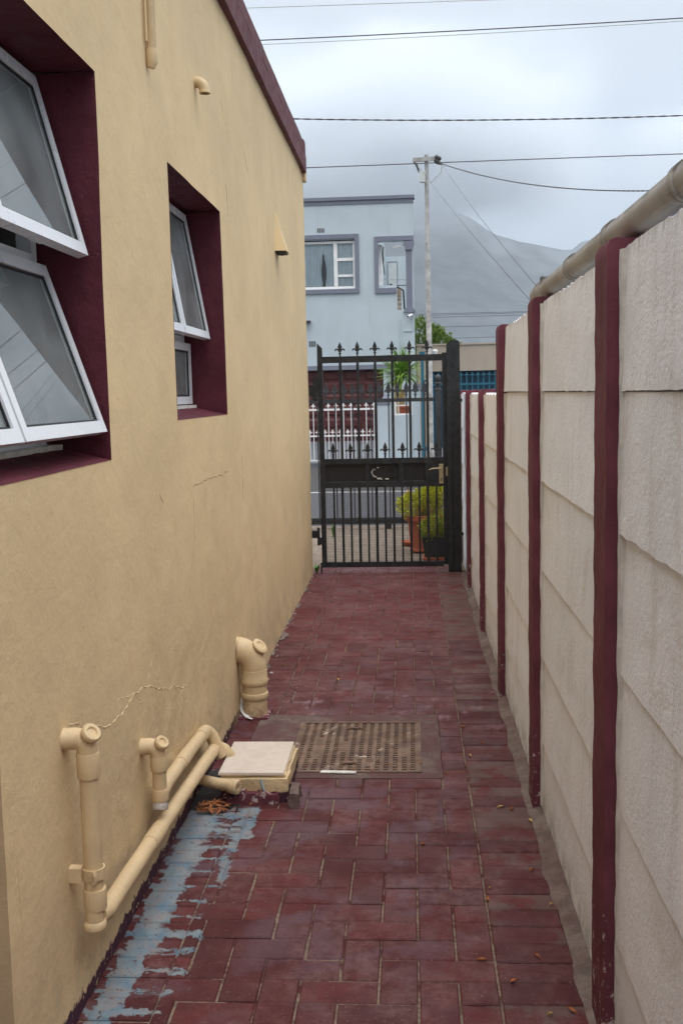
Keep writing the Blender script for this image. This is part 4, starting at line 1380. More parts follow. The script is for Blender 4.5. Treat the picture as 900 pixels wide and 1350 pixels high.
# ------------------------------------------------------------------ front yard, sliding gate, pavement, road
MB().add([(-8, 8.88, -.006), (.52, 8.88, -.006), (.52, 11.75, -.006), (-8, 11.75, -.006)], [(0, 1, 2, 3)]).build('yard_pavement', X['yard'], kind='structure')
MB().add([(.52, -4, -.03), (30, -4, -.03), (30, 11.75, -.03), (.52, 11.75, -.03)], [(0, 1, 2, 3)]).build('neighbour_yard', X['ramp'], kind='structure')
MB().add([(-40, 11.75, -.010), (40, 11.75, -.010), (40, 15.72, -.010), (-40, 15.72, -.010)], [(0, 1, 2, 3)]).build('tarred_pavement', X['tar'], kind='structure')
MB().add([(-40, 15.6, -.030), (40, 15.6, -.030), (40, 22.0, -.030), (-40, 22.0, -.030)], [(0, 1, 2, 3)]).build('road', X['asphalt'], kind='structure')
MB().box(-40, 40, 15.72, 15.86, -.05, .000).build('kerb', X['linepaint'], kind='structure')
MB().box(-40, 40, 21.7, 21.88, -.05, .06).build('kerb', X['ramp'], kind='structure')
MB().add([(-40, 21.88, .05), (40, 21.88, .05), (40, 32, .05), (-40, 32, .05)], [(0, 1, 2, 3)]).build('far_pavement', X['ramp'], kind='structure')

FY = 11.45
sg_ = thing('sliding_gate', 'faded black iron sliding gate with rows of spear points across the yard', 'gate', (-.5, FY, 0))
i2 = X['iron2']
MB().box(-3.2, .262, FY - .018, FY + .018, 1.385, 1.425).build('top_rail', i2, sg_)
MB().box(-3.2, .262, FY - .022, FY + .022, .052, .098).build('bottom_rail', ir, sg_)
MB().box(-3.2, .262, FY - .015, FY + .015, .100, .122).build('bottom_channel', i2, sg_)
x = -3.16
fm = None
k = 0
while x < .24:
    if x > -1.25 or k % 1 == 0:
        if fm is None:
            fm = finial(MB(), 0, 0, 0, .18, .008, .62).mesh('finial', i2)
            bmesh_ = MB().box(-.007, .007, -.007, .007, .123, 1.384).mesh('upright_bar', i2)
        for nme, me_, zz in (('finial', fm, 1.426), ('upright_bar', bmesh_, 0)):
            if nme == 'upright_bar' and k % 2: continue
            o = link(nme, me_, sg_); o.matrix_parent_inverse = Matrix.Translation(-sg_.location); o.location = (x, FY, zz)
    x += .0975; k += 1
m = MB(); m.box(-.285, -.225, FY - .03, FY + .03, .0, .055); m.build('wheel_box', ir, sg_)
MB().lathe([(0, -.012), (.03, -.012), (.03, .012), (0, .012)], (-.255, FY, .022), (0, 1, 0), 16).build('wheel', i2, sg_)
t = thing('gate_post', 'faded black round topped iron post closing the sliding gate on the right', 'post', (.31, FY, 0))
MB().box(.275, .335, FY - .03, FY + .03, -.03, 1.50).build('post_body', i2, t)
m = MB(); m.lathe([(.0, 1.50), (.036, 1.50), (.036, 1.515), (.024, 1.525), (.024, 1.56), (.040, 1.567), (.040, 1.58), (.018, 1.592), (.018, 1.60), (.030, 1.612), (.034, 1.632), (.028, 1.654), (.012, 1.668), (0, 1.672)], (.305, FY, 0), n=16)
m.build('ball_finial', i2, t)

# potted plants between the two gates
def plant_leaves(mb, c, r, n, L, q, dens=1.0, upw=.4):
    for i in range(n):
        d = Vector((q.gauss(0, 1), q.gauss(0, 1), q.gauss(0, 1))).normalized()
        k = (.45 + .55 * q.random() ** .5) * (1 + .35 * nz(d.x * 2.3 + c[0] * 9, d.y * 2.3, d.z * 2.3))
        p = Vector(c) + Vector((d.x * r[0], d.y * r[1], d.z * r[2])) * k
        g = (d + Vector((q.uniform(-.5, .5), q.uniform(-.5, .5), upw + q.uniform(-.2, .5)))).normalized()
        s_ = g.cross(Vector((q.uniform(-1, 1), q.uniform(-1, 1), q.uniform(-1, 1)))).normalized()
        l = L * q.uniform(.6, 1.3); w_ = l * .28
        mb.add([p, p + g * l * .5 + s_ * w_, p + g * l, p + g * l * .5 - s_ * w_], [(0, 1, 2, 3)])
    return mb
t = thing('potted_shrub', 'yellow green shrub in a large terracotta pot behind the alley gate', 'potted plant', (.10, 9.75, 0))
cx, cy = .125, 9.75
MB().lathe([(0, .0), (.135, .0), (.150, .01), (.150, .03), (.140, .035), (.165, .285), (.185, .290), (.195, .300), (.195, .342), (.185, .345), (.165, .345), (.160, .31), (0, .31)], (cx, cy, 0), n=30).build('pot', X['terracotta'], t)
q = random.Random(21)
m = MB()
plant_leaves(m, (cx - .11, cy - .04, .43), (.14, .14, .12), 1500, .030, q)
plant_leaves(m, (cx + .02, cy - .02, .47), (.13, .14, .13), 1500, .030, q)
plant_leaves(m, (cx + .15, cy + .02, .46), (.12, .13, .14), 1300, .030, q)
plant_leaves(m, (cx + .04, cy, .58), (.045, .05, .10), 300, .028, q)
m.build('foliage', X['thuja'], t, fix=False)
m = MB()
for dx in (-.08, .02, .1):
    m.tube([(cx + dx * .3, cy, .3), (cx + dx * .7, cy - .02, .38), (cx + dx * 1.2, cy - .03, .46)], [.010, .008, .004], 6)
m.tube([(cx + .02, cy - .12, .32), (cx + .06, cy - .16, .40), (cx + .03, cy - .17, .46)], [.012, .010, .006], 7)
m.build('stem', X['bark'], t)
t = thing('potted_shrub', 'small green shrub in a square charcoal pot close behind the gate lock side', 'potted plant', (.21, 9.2, 0))
cx, cy = .205, 9.22
m = MB()
m.add([(cx - .095, cy - .095, .035), (cx + .095, cy - .095, .035), (cx + .095, cy + .095, .035), (cx - .095, cy + .095, .035),
       (cx - .120, cy - .120, .215), (cx + .120, cy - .120, .215), (cx + .120, cy + .120, .215), (cx - .120, cy + .120, .215),
       (cx - .105, cy - .105, .215), (cx + .105, cy - .105, .215), (cx + .105, cy + .105, .215), (cx - .105, cy + .105, .215),
       (cx - .10, cy - .10, .18), (cx + .10, cy - .10, .18), (cx + .10, cy + .10, .18), (cx - .10, cy + .10, .18)],
      [(0, 1, 5, 4), (1, 2, 6, 5), (2, 3, 7, 6), (3, 0, 4, 7), (4, 5, 9, 8), (5, 6, 10, 9), (6, 7, 11, 10), (7, 4, 8, 11), (8, 9, 13, 12), (9, 10, 14, 13), (10, 11, 15, 14), (11, 8, 12, 15), (12, 13, 14, 15), (3, 2, 1, 0)])
m.build('pot', X['blackpot'], t)
MB().bev(cx - .112, cx + .112, cy - .112, cy + .112, 0, .034, .006).build('saucer', X['terracotta'], t)
m = MB()
plant_leaves(m, (cx - .02, cy, .28), (.12, .12, .10), 1300, .026, q)
plant_leaves(m, (cx + .08, cy - .02, .29), (.10, .10, .11), 900, .026, q)
plant_leaves(m, (cx - .06, cy - .06, .21), (.06, .06, .06), 300, .026, q)
m.build('foliage', X['thuja2'], t, fix=False)
m = MB(); m.tube([(cx, cy, .17), (cx + .01, cy, .28)], [.012, .006], 6); m.build('stem', X['bark'], t)
m = MB(); m.lathe([(0, 0), (.085, 0), (.105, .03), (.105, .036), (.08, .012), (0, .012)], (-.005, 10.15, 0), n=26)
o = m.build('saucer', X['terracotta']); tag(o, 'empty terracotta saucer on the paving left of the big terracotta pot', 'saucer')

# ------------------------------------------------------------------ utility pole and wires
PYY = 12.4
t = thing('utility_pole', 'slim pale grey utility pole with a short crossarm at the pavement edge', 'utility pole', (.235, PYY, 0))
m = MB(); m.tube([(.236, PYY, -.05), (.236, PYY, .76), (.236, PYY, .77), (.230, PYY, 3.05), (.229, PYY, 3.06), (.228, PYY, 4.19)], [.040, .039, .035, .031, .026, .023], 14)
m.build('pole_shaft', X['polemetal'], t)
m = MB(); m.lathe([(.034, 0), (.041, 0), (.041, .03), (.034, .03)], (.236, PYY, .76), n=14); m.build('pole_band', X['polemetal'], t)
m = MB(); m.grid_box(.072, .372, PYY - .055, PYY - .03, 4.105, 4.150, .03, lambda x, y, z: (x, y, z + (x - .07) * .03)); m.build('crossarm', X['polemetal'], t)
m = MB(); m.tube([(.09, PYY - .04, 4.10), (.115, PYY - .05, 4.07), (.14, PYY - .05, 3.985)], [.010, .014, .006], 7); m.tube([(.12, PYY - .05, 4.06), (.165, PYY - .045, 3.99), (.21, PYY - .03, 3.97)], .004, 5); m.build('wire_shackle', X['wire'], t)
m = MB()
for dx, dz, r_ in ((.345, 4.15, .028), (.375, 4.135, .026), (.36, 4.10, .03), (.335, 4.11, .025)):
    m.lathe([(0, -.02), (r_ * .8, -.016), (r_, 0), (r_ * .7, .016), (0, .02)], (dx, PYY - .05, dz), (.6, -.5, .4), 10)
m.tube([(.33, PYY - .05, 4.09), (.37, PYY - .06, 4.075), (.405, PYY - .06, 4.07)], [.012, .014, .010], 7)
m.build('insulator_cluster', X['wire'], t)
m = MB(); m.bev(.150, .212, PYY - .075, PYY - .02, 3.875, 4.0, .004); m.build('junction_box', X['boxgrey'], t)
m = MB(); m.tube([(.262, PYY - .01, 3.875), (.29, PYY - .02, 3.89), (.35, PYY - .04, 3.945), (.395, PYY - .05, 3.98), (.402, PYY - .05, 4.06)], .0065, 6); m.build('loop_cable', X['boxgrey'], t)

def wire(label, a, b, sag=.0, r=.006, twist=0, grp='overhead wires', mat='wire', ext=0):
    a, b = Vector(a), Vector(b)
    n = 40 if not twist else 160
    def at(s_):
        p = a.lerp(b, s_); p.z -= sag * 4 * s_ * (1 - s_); return p
    m = MB()
    if twist:
        for ph in (0, math.pi):
            pts = []
            for i in range(n + 1):
                s_ = i / n; p = at(s_); an = twist * s_ * 2 * math.pi + ph
                pts.append(p + Vector((0, math.cos(an), math.sin(an))) * r * 1.1)
            m.tube(pts, r, 5)
    else:
        m.tube([at(i / n) for i in range(n + 1)], r, 6)
    o = m.build('overhead_wire', X[mat], fix=False)
    tag(o, label, 'wire', grp)
def ext(p, q, a, b):
    p, q = Vector(p), Vector(q); d = q - p
    return p + d * a, p + d * b
a, b = ext((-1.878, 14, 6.458), (1.036, 14, 6.418), -3, 5)
wire('thin pale overhead wire, the highest one at the top edge of the sky', a, b, -.0, .005, mat='boxgrey')
a, b = ext((-1.936, 14, 6.18), (3.497, 14, 6.215), -1.2, 2.2)
wire('thick double overhead wire crossing the upper sky, second from the top', a, b, .03 * 4.6, .007)
a2, b2 = a + Vector((0, .1, .012)), b + Vector((0, .1, .07))
wire('thinner strand running just above the thick double overhead wire', a2, b2, .03 * 6.5, .005, mat='boxgrey')
a, b = ext((-1.605, 16, 5.583), (4.018, 16, 5.375), -.3, 1.3)
a.z += .03; b.z += .09
wire('twisted dark overhead cable crossing the sky above the pole', a, b, .10, .0058, 26)
wire('straight overhead wire running from the left into the pole crossarm', (-6, PYY, 4.12), (.37, PYY, 4.098), .01, .0055)
wire('straight overhead wire running from the pole crossarm to the right', (.37, PYY, 4.098), (9, PYY, 4.06), -.01, .0055)
wire('twisted service cable sagging from the pole to the right above the white wall', (.40, PYY - .05, 4.075), (2.238, 7.0, 2.75), .14, .0032, 40)
wire('thin drop wire from the pole down to the wall pipe, the left one', (.14, PYY - .05, 4.06), (.565, 5.0, 1.90), .03, .0018)
wire('thin drop wire from the pole down to the wall pipe, the right one', (.41, PYY - .05, 4.06), (.610, 5.0, 1.945), .03, .0018)
for (za, zb, w_) in ((4.79, 4.77, 'topmost'), (4.71, 4.76, 'second'), (4.62, 4.67, 'third'), (4.24, 4.20, 'fourth'), (3.72, 3.80, 'lowest')):
    wire('far thin wire low over the tan building, %s of the five' % w_, (-4, 45, za + .02), (14, 45, zb), .03, .010, grp='far wires over the tan building')

# ------------------------------------------------------------------ blue house across the street
BY = 25.0
bh = thing('blue_house', 'two storey pale blue house with grey trim across the street', 'house', (-3, BY, .05))
BX1 = .14
m = MB()
hole = lambda x, z: ((-2.9 < x < -1.235 and 3.955 < z < 5.085) or (-.70 < x < .09 and 4.0 < z < 5.02) or (-.275 < x < .09 and 3.42 < z <= 4.0) or (-3.6 < x < -.62 and z < 2.06))
m.holed([-7, -3.6, -2.9, -1.235, -.70, -.62, -.275, .09, BX1 - .005], [0, 2.06, 3.42, 3.955, 4.0, 5.02, 5.085, 5.90],
        lambda x, z: not hole(x, z), lambda x, z, s_: (x, BY + (.22 if s_ else 0), z))
m.build('front_wall', X['blue'], bh)
m = MB()
m.box(-7, -.72, 33, 33.2, 0, 5.9); m.box(-7, -6.8, BY + .225, 33, 0, 5.9)
m.box(-.74, -.70, BY + .225, 27.2, 3.42, 5.9); m.box(-.74, -.70, 27.2, 33, 0, 5.9)
m.box(-.70, BX1 - .005, BY + .225, 33, 0, 3.40)
m.build('side_wall', X['blue'], bh)
MB().box(-6.8, -.74, BY + .225, 33, 5.6, 5.75).build('roof', X['ramp'], bh)
MB().box(-6.8, -.74, BY + .225, 33, 3.0, 3.12).build('floor_slab', X['room'], bh)
MB().box(-6.8, -.74, BY + 1.9, BY + 2.0, 3.12, 5.6).build('inner_wall', X['room'], bh)
MB().box(-7.03, BX1 + .03, BY - .05, BY + .25, 5.975, 6.05).build('parapet_coping', X['grey'], bh)
MB().box(-7.01, BX1 + .005, BY - .02, BY + .23, 5.885, 5.974).build('parapet_band', X['grey'], bh)
# garage lintel
MB().box(-7.01, -.35, BY - .03, BY + .001, 2.055, 2.16).build('lintel_band', X['grey'], bh)
# surround frames
def surround(x0, x1, z0, z1, t_, y0=BY - .04, y1=BY - .001):
    m = MB()
    P_ = lambda u, v, d: (u, y0 + d, v)
    rect_frame(m, x0, x1, z0, z1, t_, P_, 0, y1 - y0)
    m.build('window_surround', X['grey'], bh)
surround(-2.99, -1.145, 3.845, 5.205, .10)
m = MB()
m.box(-.785, -.695, BY - .04, BY - .001, 3.82, 5.125); m.box(-.694, .135, BY - .04, BY - .001, 5.02, 5.125); m.box(-.694, -.272, BY - .04, BY - .001, 3.82, 3.935)
m.build('balcony_surround', X['grey'], bh)
m = MB()
m.box(-.052, .090, BY - .035, BY + .1, 3.465, 4.80); m.build('column', X['grey'], bh)
m = MB(); m.prism([(-.055, 4.80), (.093, 4.80), (.105, 4.83), (.115, 4.90), (.145, 4.92), (.145, 5.0), (-.105, 5.0), (-.105, 4.92), (-.075, 4.90), (-.065, 4.83)], BY - .07, BY + .12); m.build('capital', X['grey'], bh)
m = MB(); m.prism([(-.12, 3.365), (.16, 3.365), (.16, 3.41), (.12, 3.44), (.10, 3.466), (-.07, 3.466), (-.09, 3.44)], BY - .06, BY + .12); m.build('column_base', X['grey'], bh)
# step of vent blocks and rails on the balcony
m = MB()
for z in (3.42, 3.53, 3.64, 3.74, 3.83):
    m.box(-.262, -.17, BY + .05, BY + .16, z, z + .085)
m.build('baluster_block', simple('brown_grey_block', lin(142, 128, 112), .8, .4, 14), bh)
m = MB(); m.tube([(-.40, BY + .2, 3.99), (-.26, BY + .2, 3.97), (-.12, BY + .3, 3.90), (-.10, BY + .3, 3.46)], .022, 6)
m.box(-.45, -.38, BY + .15, BY + .25, 3.96, 4.05)
m.build('handrail', X['iron2'], bh)
m = MB(); m.box(-.69, -.055, BY + .6, BY + .62, 4.185, 4.20)
for k in range(9): m.box(-.68 + k * .075, -.672 + k * .075, BY + .6, BY + .61, 3.6, 4.185)
m.build('balcony_rail', X['boxgrey'], bh)
m = MB(); m.box(-.70, -.05, BY + .3, BY + .34, 4.015, 4.03); m.build('balcony_lower_rail', X['iron2'], bh)
m = MB(); m.box(-.70, .08, 29.0, 29.15, 3.40, 5.17); m.build('rear_wing_wall', X['blue'], bh)
m = MB(); m.holed([-.56, -.545, -.305, -.29], [4.2, 5.01, 5.03], lambda x, z: not (-.545 < x < -.305 and z < 5.01), lambda x, z, s_: (x, 28.97 + (.025 if s_ else 0), z)); m.build('rear_door_frame', X['grey'], bh)
MB().box(-.543, -.307, 28.975, 28.99, 3.5, 5.008).build('rear_door', X['boxgrey'], bh)
m = MB(); m.box(-.698, -.64, BY + .24, 27.0, 3.42, 4.98); m.build('folding_screen', X['white'], bh)
m = MB(); m.prism([(-.60, 4.6), (-.585, 4.6), (-.575, 4.98), (-.60, 4.98)], BY + .6, BY + .65); m.tube([(-.63, BY + .5, 5.0), (-.60, BY + .5, 4.6), (-.56, BY + .5, 4.3)], .012, 5); m.build('hanging_cord', X['iron2'], bh)
m = MB(); m.prism([(-.40, 5.018), (-.12, 5.018), (-.25, 4.95)], BY + .7, BY + .95); m.build('ceiling_lamp', X['white'], bh)
# front window
P_ = lambda u, v, d: (u, BY + .05 + d, v)
wroot = MB(); rect_frame(wroot, -2.898, -1.238, 3.958, 5.06, .055, P_, 0, .05)
wf = wroot.build('window', X['white'], bh)
m = MB(); m.box(-1.745, -1.655, BY + .045, BY + .10, 4.014, 5.004); m.build('window_mullion', X['white'], wf)
m = MB(); m.box(-1.654, -1.294, BY + .045, BY + .10, 4.60, 4.67); m.build('glazing_bar', X['white'], wf)
m = MB(); m.box(-1.654, -1.294, BY + .045, BY + .10, 4.23, 4.285); m.build('glazing_bar', X['white'], wf)
for (x0, x1, z0, z1) in ((-2.84, -1.746, 4.014, 5.004), (-1.653, -1.295, 4.671, 5.004), (-1.653, -1.295, 4.286, 4.599), (-1.653, -1.295, 4.014, 4.229)):
    MB().box(x0, x1, BY + .07, BY + .076, z0, z1).build('pane', X['glass_far'], wf)
# curtains behind it
m = MB()
n = 150; vs = []; fs = []
for i in range(n + 1):
    x = -2.9 + 1.66 * i / n
    for k in range(9):
        z = 5.05 - 1.12 * k / 8
        gap = math.exp(-((x + 1.99) / .05) ** 2) * math.exp(-((z - 4.35) / .28) ** 2)
        d = .010 * math.sin(x * 85 + 2 * nz(x * 6, 0, 1)) + .01 * nz(x * 14, z * 3, 5)
        vs.append((x + (.06 if x > -1.99 else -.06) * gap, BY + .13 + d, z))
for i in range(n):
    xm = vs[i * 9][0]
    for k in range(8):
        if abs((vs[i * 9 + k][0] + vs[i * 9 + 9 + k][0]) / 2 + 1.99) < .012 + .03 * (k / 8) and k > 1: continue
        fs.append((i * 9 + k, i * 9 + k + 1, i * 9 + 10 + k, i * 9 + 9 + k))
o = m.add(vs, fs, True).build('curtain', X['curtain2'])
md = o.modifiers.new('cloth', 'SOLIDIFY'); md.thickness = .004
tag(o, 'pair of pale blue curtains behind the upper window of the blue house', 'curtain')
# vents
m = MB()
for k in range(4): m.box(-2.11 + k * .045, -2.085 + k * .045, BY - .006, BY - .001, 5.26, 5.36)
m.build('air_vent', X['iron2'], bh)
m = MB()
for k in range(3):
    for j in range(3): m.box(-2.37 + k * .055, -2.33 + k * .055, BY - .006, BY - .001, 2.62 + j * .045, 2.655 + j * .045)
m.build('air_vent', X['iron2'], bh)
m = MB(); m.tube([(-.20, BY - .02, 3.20), (-.20, BY - .02, 2.2)], .018, 6); m.tube([(.09, BY - .02, 3.25), (.09, BY - .02, 2.93), (-.12, BY - .02, 2.93)], .010, 6); m.build('conduit', X['blue'], bh)
# garage door
gd = MB(); gd.box(-3.58, -.64, BY + .16, BY + .20, .35, 2.06); gdo = gd.build('garage_door', X['mahogany'], bh)
pm_ = MB()
vs = [(-.20, 0, -.115), (.20, 0, -.115), (.20, 0, .115), (-.20, 0, .115), (-.17, -.012, -.09), (.17, -.012, -.09), (.17, -.012, .09), (-.17, -.012, .09),
      (-.14, -.012, -.06), (.14, -.012, -.06), (.14, -.012, .06), (-.14, -.012, .06), (-.15, -.03, -.07), (.15, -.03, -.07), (.15, -.03, .07), (-.15, -.03, .07)]
pm_.add(vs, [(0, 1, 5, 4), (1, 2, 6, 5), (2, 3, 7, 6), (3, 0, 4, 7), (4, 5, 13, 12), (5, 6, 14, 13), (6, 7, 15, 14), (7, 4, 12, 15), (12, 13, 14, 15)])
pme = pm_.mesh('raised_panel', X['mahogany'])
for c in range(6):
    for r_ in range(6):
        o = link('raised_panel', pme, gdo); o.matrix_parent_inverse = Matrix.Translation(-bh.location * 0)
        o.location = (-3.31 + c * .485, BY + .16, .50 + r_ * .285)
# ramp
m = MB(); m.add([(-3.6, 22.7, .052), (-.62, 22.7, .052), (-.62, BY + .2, .36), (-3.6, BY + .2, .36), (-3.6, 22.7, .0), (-.62, 22.7, .0), (-.62, BY + .2, .0), (-3.6, BY + .2, .0)],
                [(0, 1, 2, 3), (0, 1, 5, 4), (1, 2, 6, 5), (3, 0, 4, 7)]); m.build('driveway', X['ramp'], kind='structure')
# small lights and cameras on it
t = thing('security_camera', 'white bullet security camera under the balcony corner of the blue house', 'camera', (.05, BY - .08, 3.28))
m = MB(); m.tube([(-.02, BY - .14, 3.255), (.075, BY - .05, 3.30)], .03, 10); m.build('camera_body', X['white'], t)
m = MB(); m.tube([(.075, BY - .05, 3.30), (.10, BY, 3.30)], .015, 8); m.build('bracket', X['white'], t)
m = MB(); m.lathe([(0, 0), (.024, 0), (.024, .006), (0, .006)], (-.026, BY - .146, 3.252), (-.8, -.6, -.3), 12); m.build('lens', X['dark'], t)
t = thing('wall_lamp', 'small black floodlight on the blue house wall near the ochre corner', 'lamp', (-2.38, BY - .08, 3.18))
m = MB(); m.prism([(-2.45, 3.15), (-2.32, 3.17), (-2.31, 3.22), (-2.44, 3.23)], BY - .16, BY - .03); m.build('lamp_head', X['iron2'], t)
m = MB(); m.box(-2.40, -2.36, BY - .03, BY, 3.16, 3.22); m.build('bracket', X['iron2'], t)

# white driveway gate across the street
WY = 22.5
t = thing('driveway_gate', 'white iron driveway gate with two rows of spear tips across the street', 'gate', (-1.5, WY, .05))
wm = X['white']
for z0, z1 in ((.02, .075), (.575, .605), (1.135, 1.175)):
    MB().box(-3.6, -.705, WY - .015, WY + .015, z0, z1).build('rail', wm, t)
tall = MB().box(-.008, .008, -.008, .008, .076, 1.134).mesh('upright_bar', wm)
short = MB().box(-.006, .006, -.006, .006, .076, .574).mesh('upright_bar', wm)
tip = finial(MB(), 0, 0, 0, .13, .012).mesh('finial', wm)
x = -3.55; k = 0
while x < -.72:
    for me_, nm, zz in (((tall, 'upright_bar', 0), (tip, 'finial', 1.176)) if k % 2 == 0 else ((short, 'upright_bar', 0), (tip, 'finial', .606))):
        o = link(nm, me_, t); o.matrix_parent_inverse = Matrix.Translation(-t.location); o.location = (x, WY, zz)
    x += .0815; k += 1
# pillars and low wall
t = thing('garden_wall', 'pale blue garden wall with grey capped pillars in front of the blue house', 'garden wall', (-.25, WY, 0))
MB().box(-.698, -.425, WY - .14, WY + .14, 0, 1.225).build('pillar', X['blue'], t)
MB().box(-.704, -.420, WY - .147, WY + .147, 1.226, 1.32).build('pillar_cap', X['grey'], t)
m = MB(); m.add([(-.62, WY - .1, 1.321), (-.44, WY - .1, 1.321), (-.44, WY + .1, 1.321), (-.62, WY + .1, 1.321), (-.53, WY, 1.50)], [(0, 1, 4), (1, 2, 4), (2, 3, 4), (3, 0, 4)])
m.build('cap_stone', X['grey'], t)
MB().box(-.36, .065, WY - .06, WY + .06, 0, 1.0).build('low_wall', X['blue'], t)
MB().box(.068, .215, WY - .12, WY + .12, 0, 1.56).build('pillar', X['blue'], t)
MB().box(.060, .223, WY - .13, WY + .13, 1.561, 1.65).build('pillar_cap', X['grey'], t)
MB().box(-.424, -.361, WY - .04, WY + .04, 0, 1.31).build('wall_end', X['blue'], t)
m = MB(); P2 = lambda u, v, d: (u, WY - .03 + d, v)
rect_frame(m, -.335, .05, 1.005, 1.33, .035, P2, 0, .05); m.box(-.30, .015, WY - .025, WY + .01, 1.20, 1.225); m.box(-.255, -.24, WY - .025, WY + .01, 1.04, 1.295)
m.build('grille_frame', X['white'], t)
t = thing('planter', 'brown clay planter showing through the white grille on the garden wall', 'planter', (-.12, WY + .3, 0))
m = MB(); m.lathe([(0, .8), (.11, .8), (.14, 1.15), (.16, 1.16), (.16, 1.22), (.13, 1.22), (.12, 1.18), (0, 1.18)], (-.10, WY + .35, 0), n=18); m.build('pot', X['terracotta'], t)
MB().box(-.25, .05, WY + .2, WY + .5, 0, .8).build('plinth', X['blue'], t)

# yucca
t = thing('yucca', 'spiky green yucca on a stout pale trunk in front of the blue house', 'yucca plant', (-.22, 23.6, 0))
m = MB(); m.tube([(-.26, 23.6, 0), (-.27, 23.6, .8), (-.26, 23.6, 1.78)], [.10, .085, .09], 10); m.tube([(-.20, 23.62, .3), (-.17, 23.6, 1.55)], [.06, .065], 9); m.build('trunk', X['bark'], t)
m = MB(); q = random.Random(8)
for hc in ((-.26, 23.6, 1.84), (-.10, 23.6, 1.92), (-.20, 23.55, 2.0)):
    for i in range(95):
        a = q.uniform(0, 6.28); e_ = q.uniform(-.75, 1.45)
        d = Vector((math.cos(a) * math.cos(e_), math.sin(a) * math.cos(e_), math.sin(e_)))
        L = q.uniform(.40, .66); b = Vector(hc) + d * .04
        s_ = d.cross(Vector((0, 0, 1))).normalized() * q.uniform(.013, .02)
        mid = b + d * L * .55; tipp = b + d * L + Vector((0, 0, -.035 * (1.2 - abs(e_) * .5)))
        up_ = s_.cross(d).normalized() * .006
        m.add([b - s_ * .6, b + s_ * .6, mid + s_, mid - s_, tipp, b + up_, mid + up_], [(0, 5, 6, 3), (5, 1, 2, 6), (3, 6, 4), (6, 2, 4)])
m.build('blade_crown', X['yucca'], t, fix=False)

# teal post
t = thing('teal_post', 'tall teal steel post with flared cap beside the pale blue pillar', 'post', (.262, WY - .3, 0))
m = MB(); m.box(.235, .300, WY - .33, WY - .27, 0, 2.24); m.build('post_body', X['teal'], t)
m = MB(); m.prism([(.232, 2.241), (.303, 2.241), (.333, 2.30), (.333, 2.33), (.202, 2.33), (.202, 2.30)], WY - .35, WY - .25); m.build('post_cap', X['teal'], t)
m = MB()
for z in (1.70, 1.52, .25): m.box(.301, .40, WY - .315, WY - .285, z, z + .04)
m.build('hinge', X['teal'], t)

# ------------------------------------------------------------------ tan building with teal palisade
TY = 27.0
t = thing('tan_building', 'low flat tan building with a dark teal garage door across the street', 'building', (4, TY, .05))
m = MB()
m.holed([.19, .43, 7.0, 9.0], [0, 2.005, 2.66], lambda x, z: not (.43 < x < 7.0 and z < 2.005), lambda x, z, s_: (x, TY + (.3 if s_ else 0), z)); m.build('front_wall', X['tan'], t)
m = MB(); m.box(.19, .35, TY + .305, 30.4, 0, 2.66); m.box(8.8, 9, TY + .305, 30.4, 0, 2.66); m.box(.35, 8.8, 30.2, 30.4, 0, 2.66); m.build('side_wall', X['tan'], t)
MB().box(.35, 8.8, TY + .305, 30.2, 2.4, 2.5).build('roof', X['ramp'], t)
MB().box(.17, 9.02, TY - .03, TY + .33, 2.661, 2.70).build('coping', X['tan'], t)
MB().box(.43, 7.0, TY + .34, TY + .40, .05, 2.1).build('garage_door', X['teal_dark'], t)
for z in (.4, .7, 1.0, 1.3, 1.6, 1.9):
    MB().box(.44, 6.99, TY + .325, TY + .3395, z, z + .02).build('door_rib', X['teal_dark'], t)
t = thing('security_camera', 'white dome security camera on the tan building beside the pole', 'camera', (.63, TY - .1, 2.5))
m = MB(); m.lathe([(0, -.07), (.05, -.055), (.075, 0), (.075, .04), (.05, .06), (0, .065)], (.65, TY - .1, 2.49), n=14); m.build('camera_body', X['white'], t)
m = MB(); m.box(.62, .68, TY - .03, TY - .001, 2.46, 2.56); m.build('bracket', X['white'], t)
PLY = 23.0
t = thing('palisade_fence', 'teal palisade fence with spear tips in front of the tan building', 'fence', (2, PLY, .05))
MB().box(.32, 6.5, PLY - .015, PLY + .015, 1.62, 1.66).build('rail', X['teal'], t)
MB().box(.32, 6.5, PLY - .015, PLY + .015, .25, .29).build('rail', X['teal'], t)
pb = MB().box(-.012, .012, -.012, .012, .06, 1.78).mesh('upright_bar', X['teal'])
pf = finial(MB(), 0, 0, 0, .14, .014).mesh('finial', X['teal'])
x = .38
while x < 6.4:
    for me_, nm, zz in ((pb, 'upright_bar', 0), (pf, 'finial', 1.77)):
        o = link(nm, me_, t); o.matrix_parent_inverse = Matrix.Translation(-t.location); o.location = (x, PLY, zz - (x - .38) * .012 * 0)
    x += .122

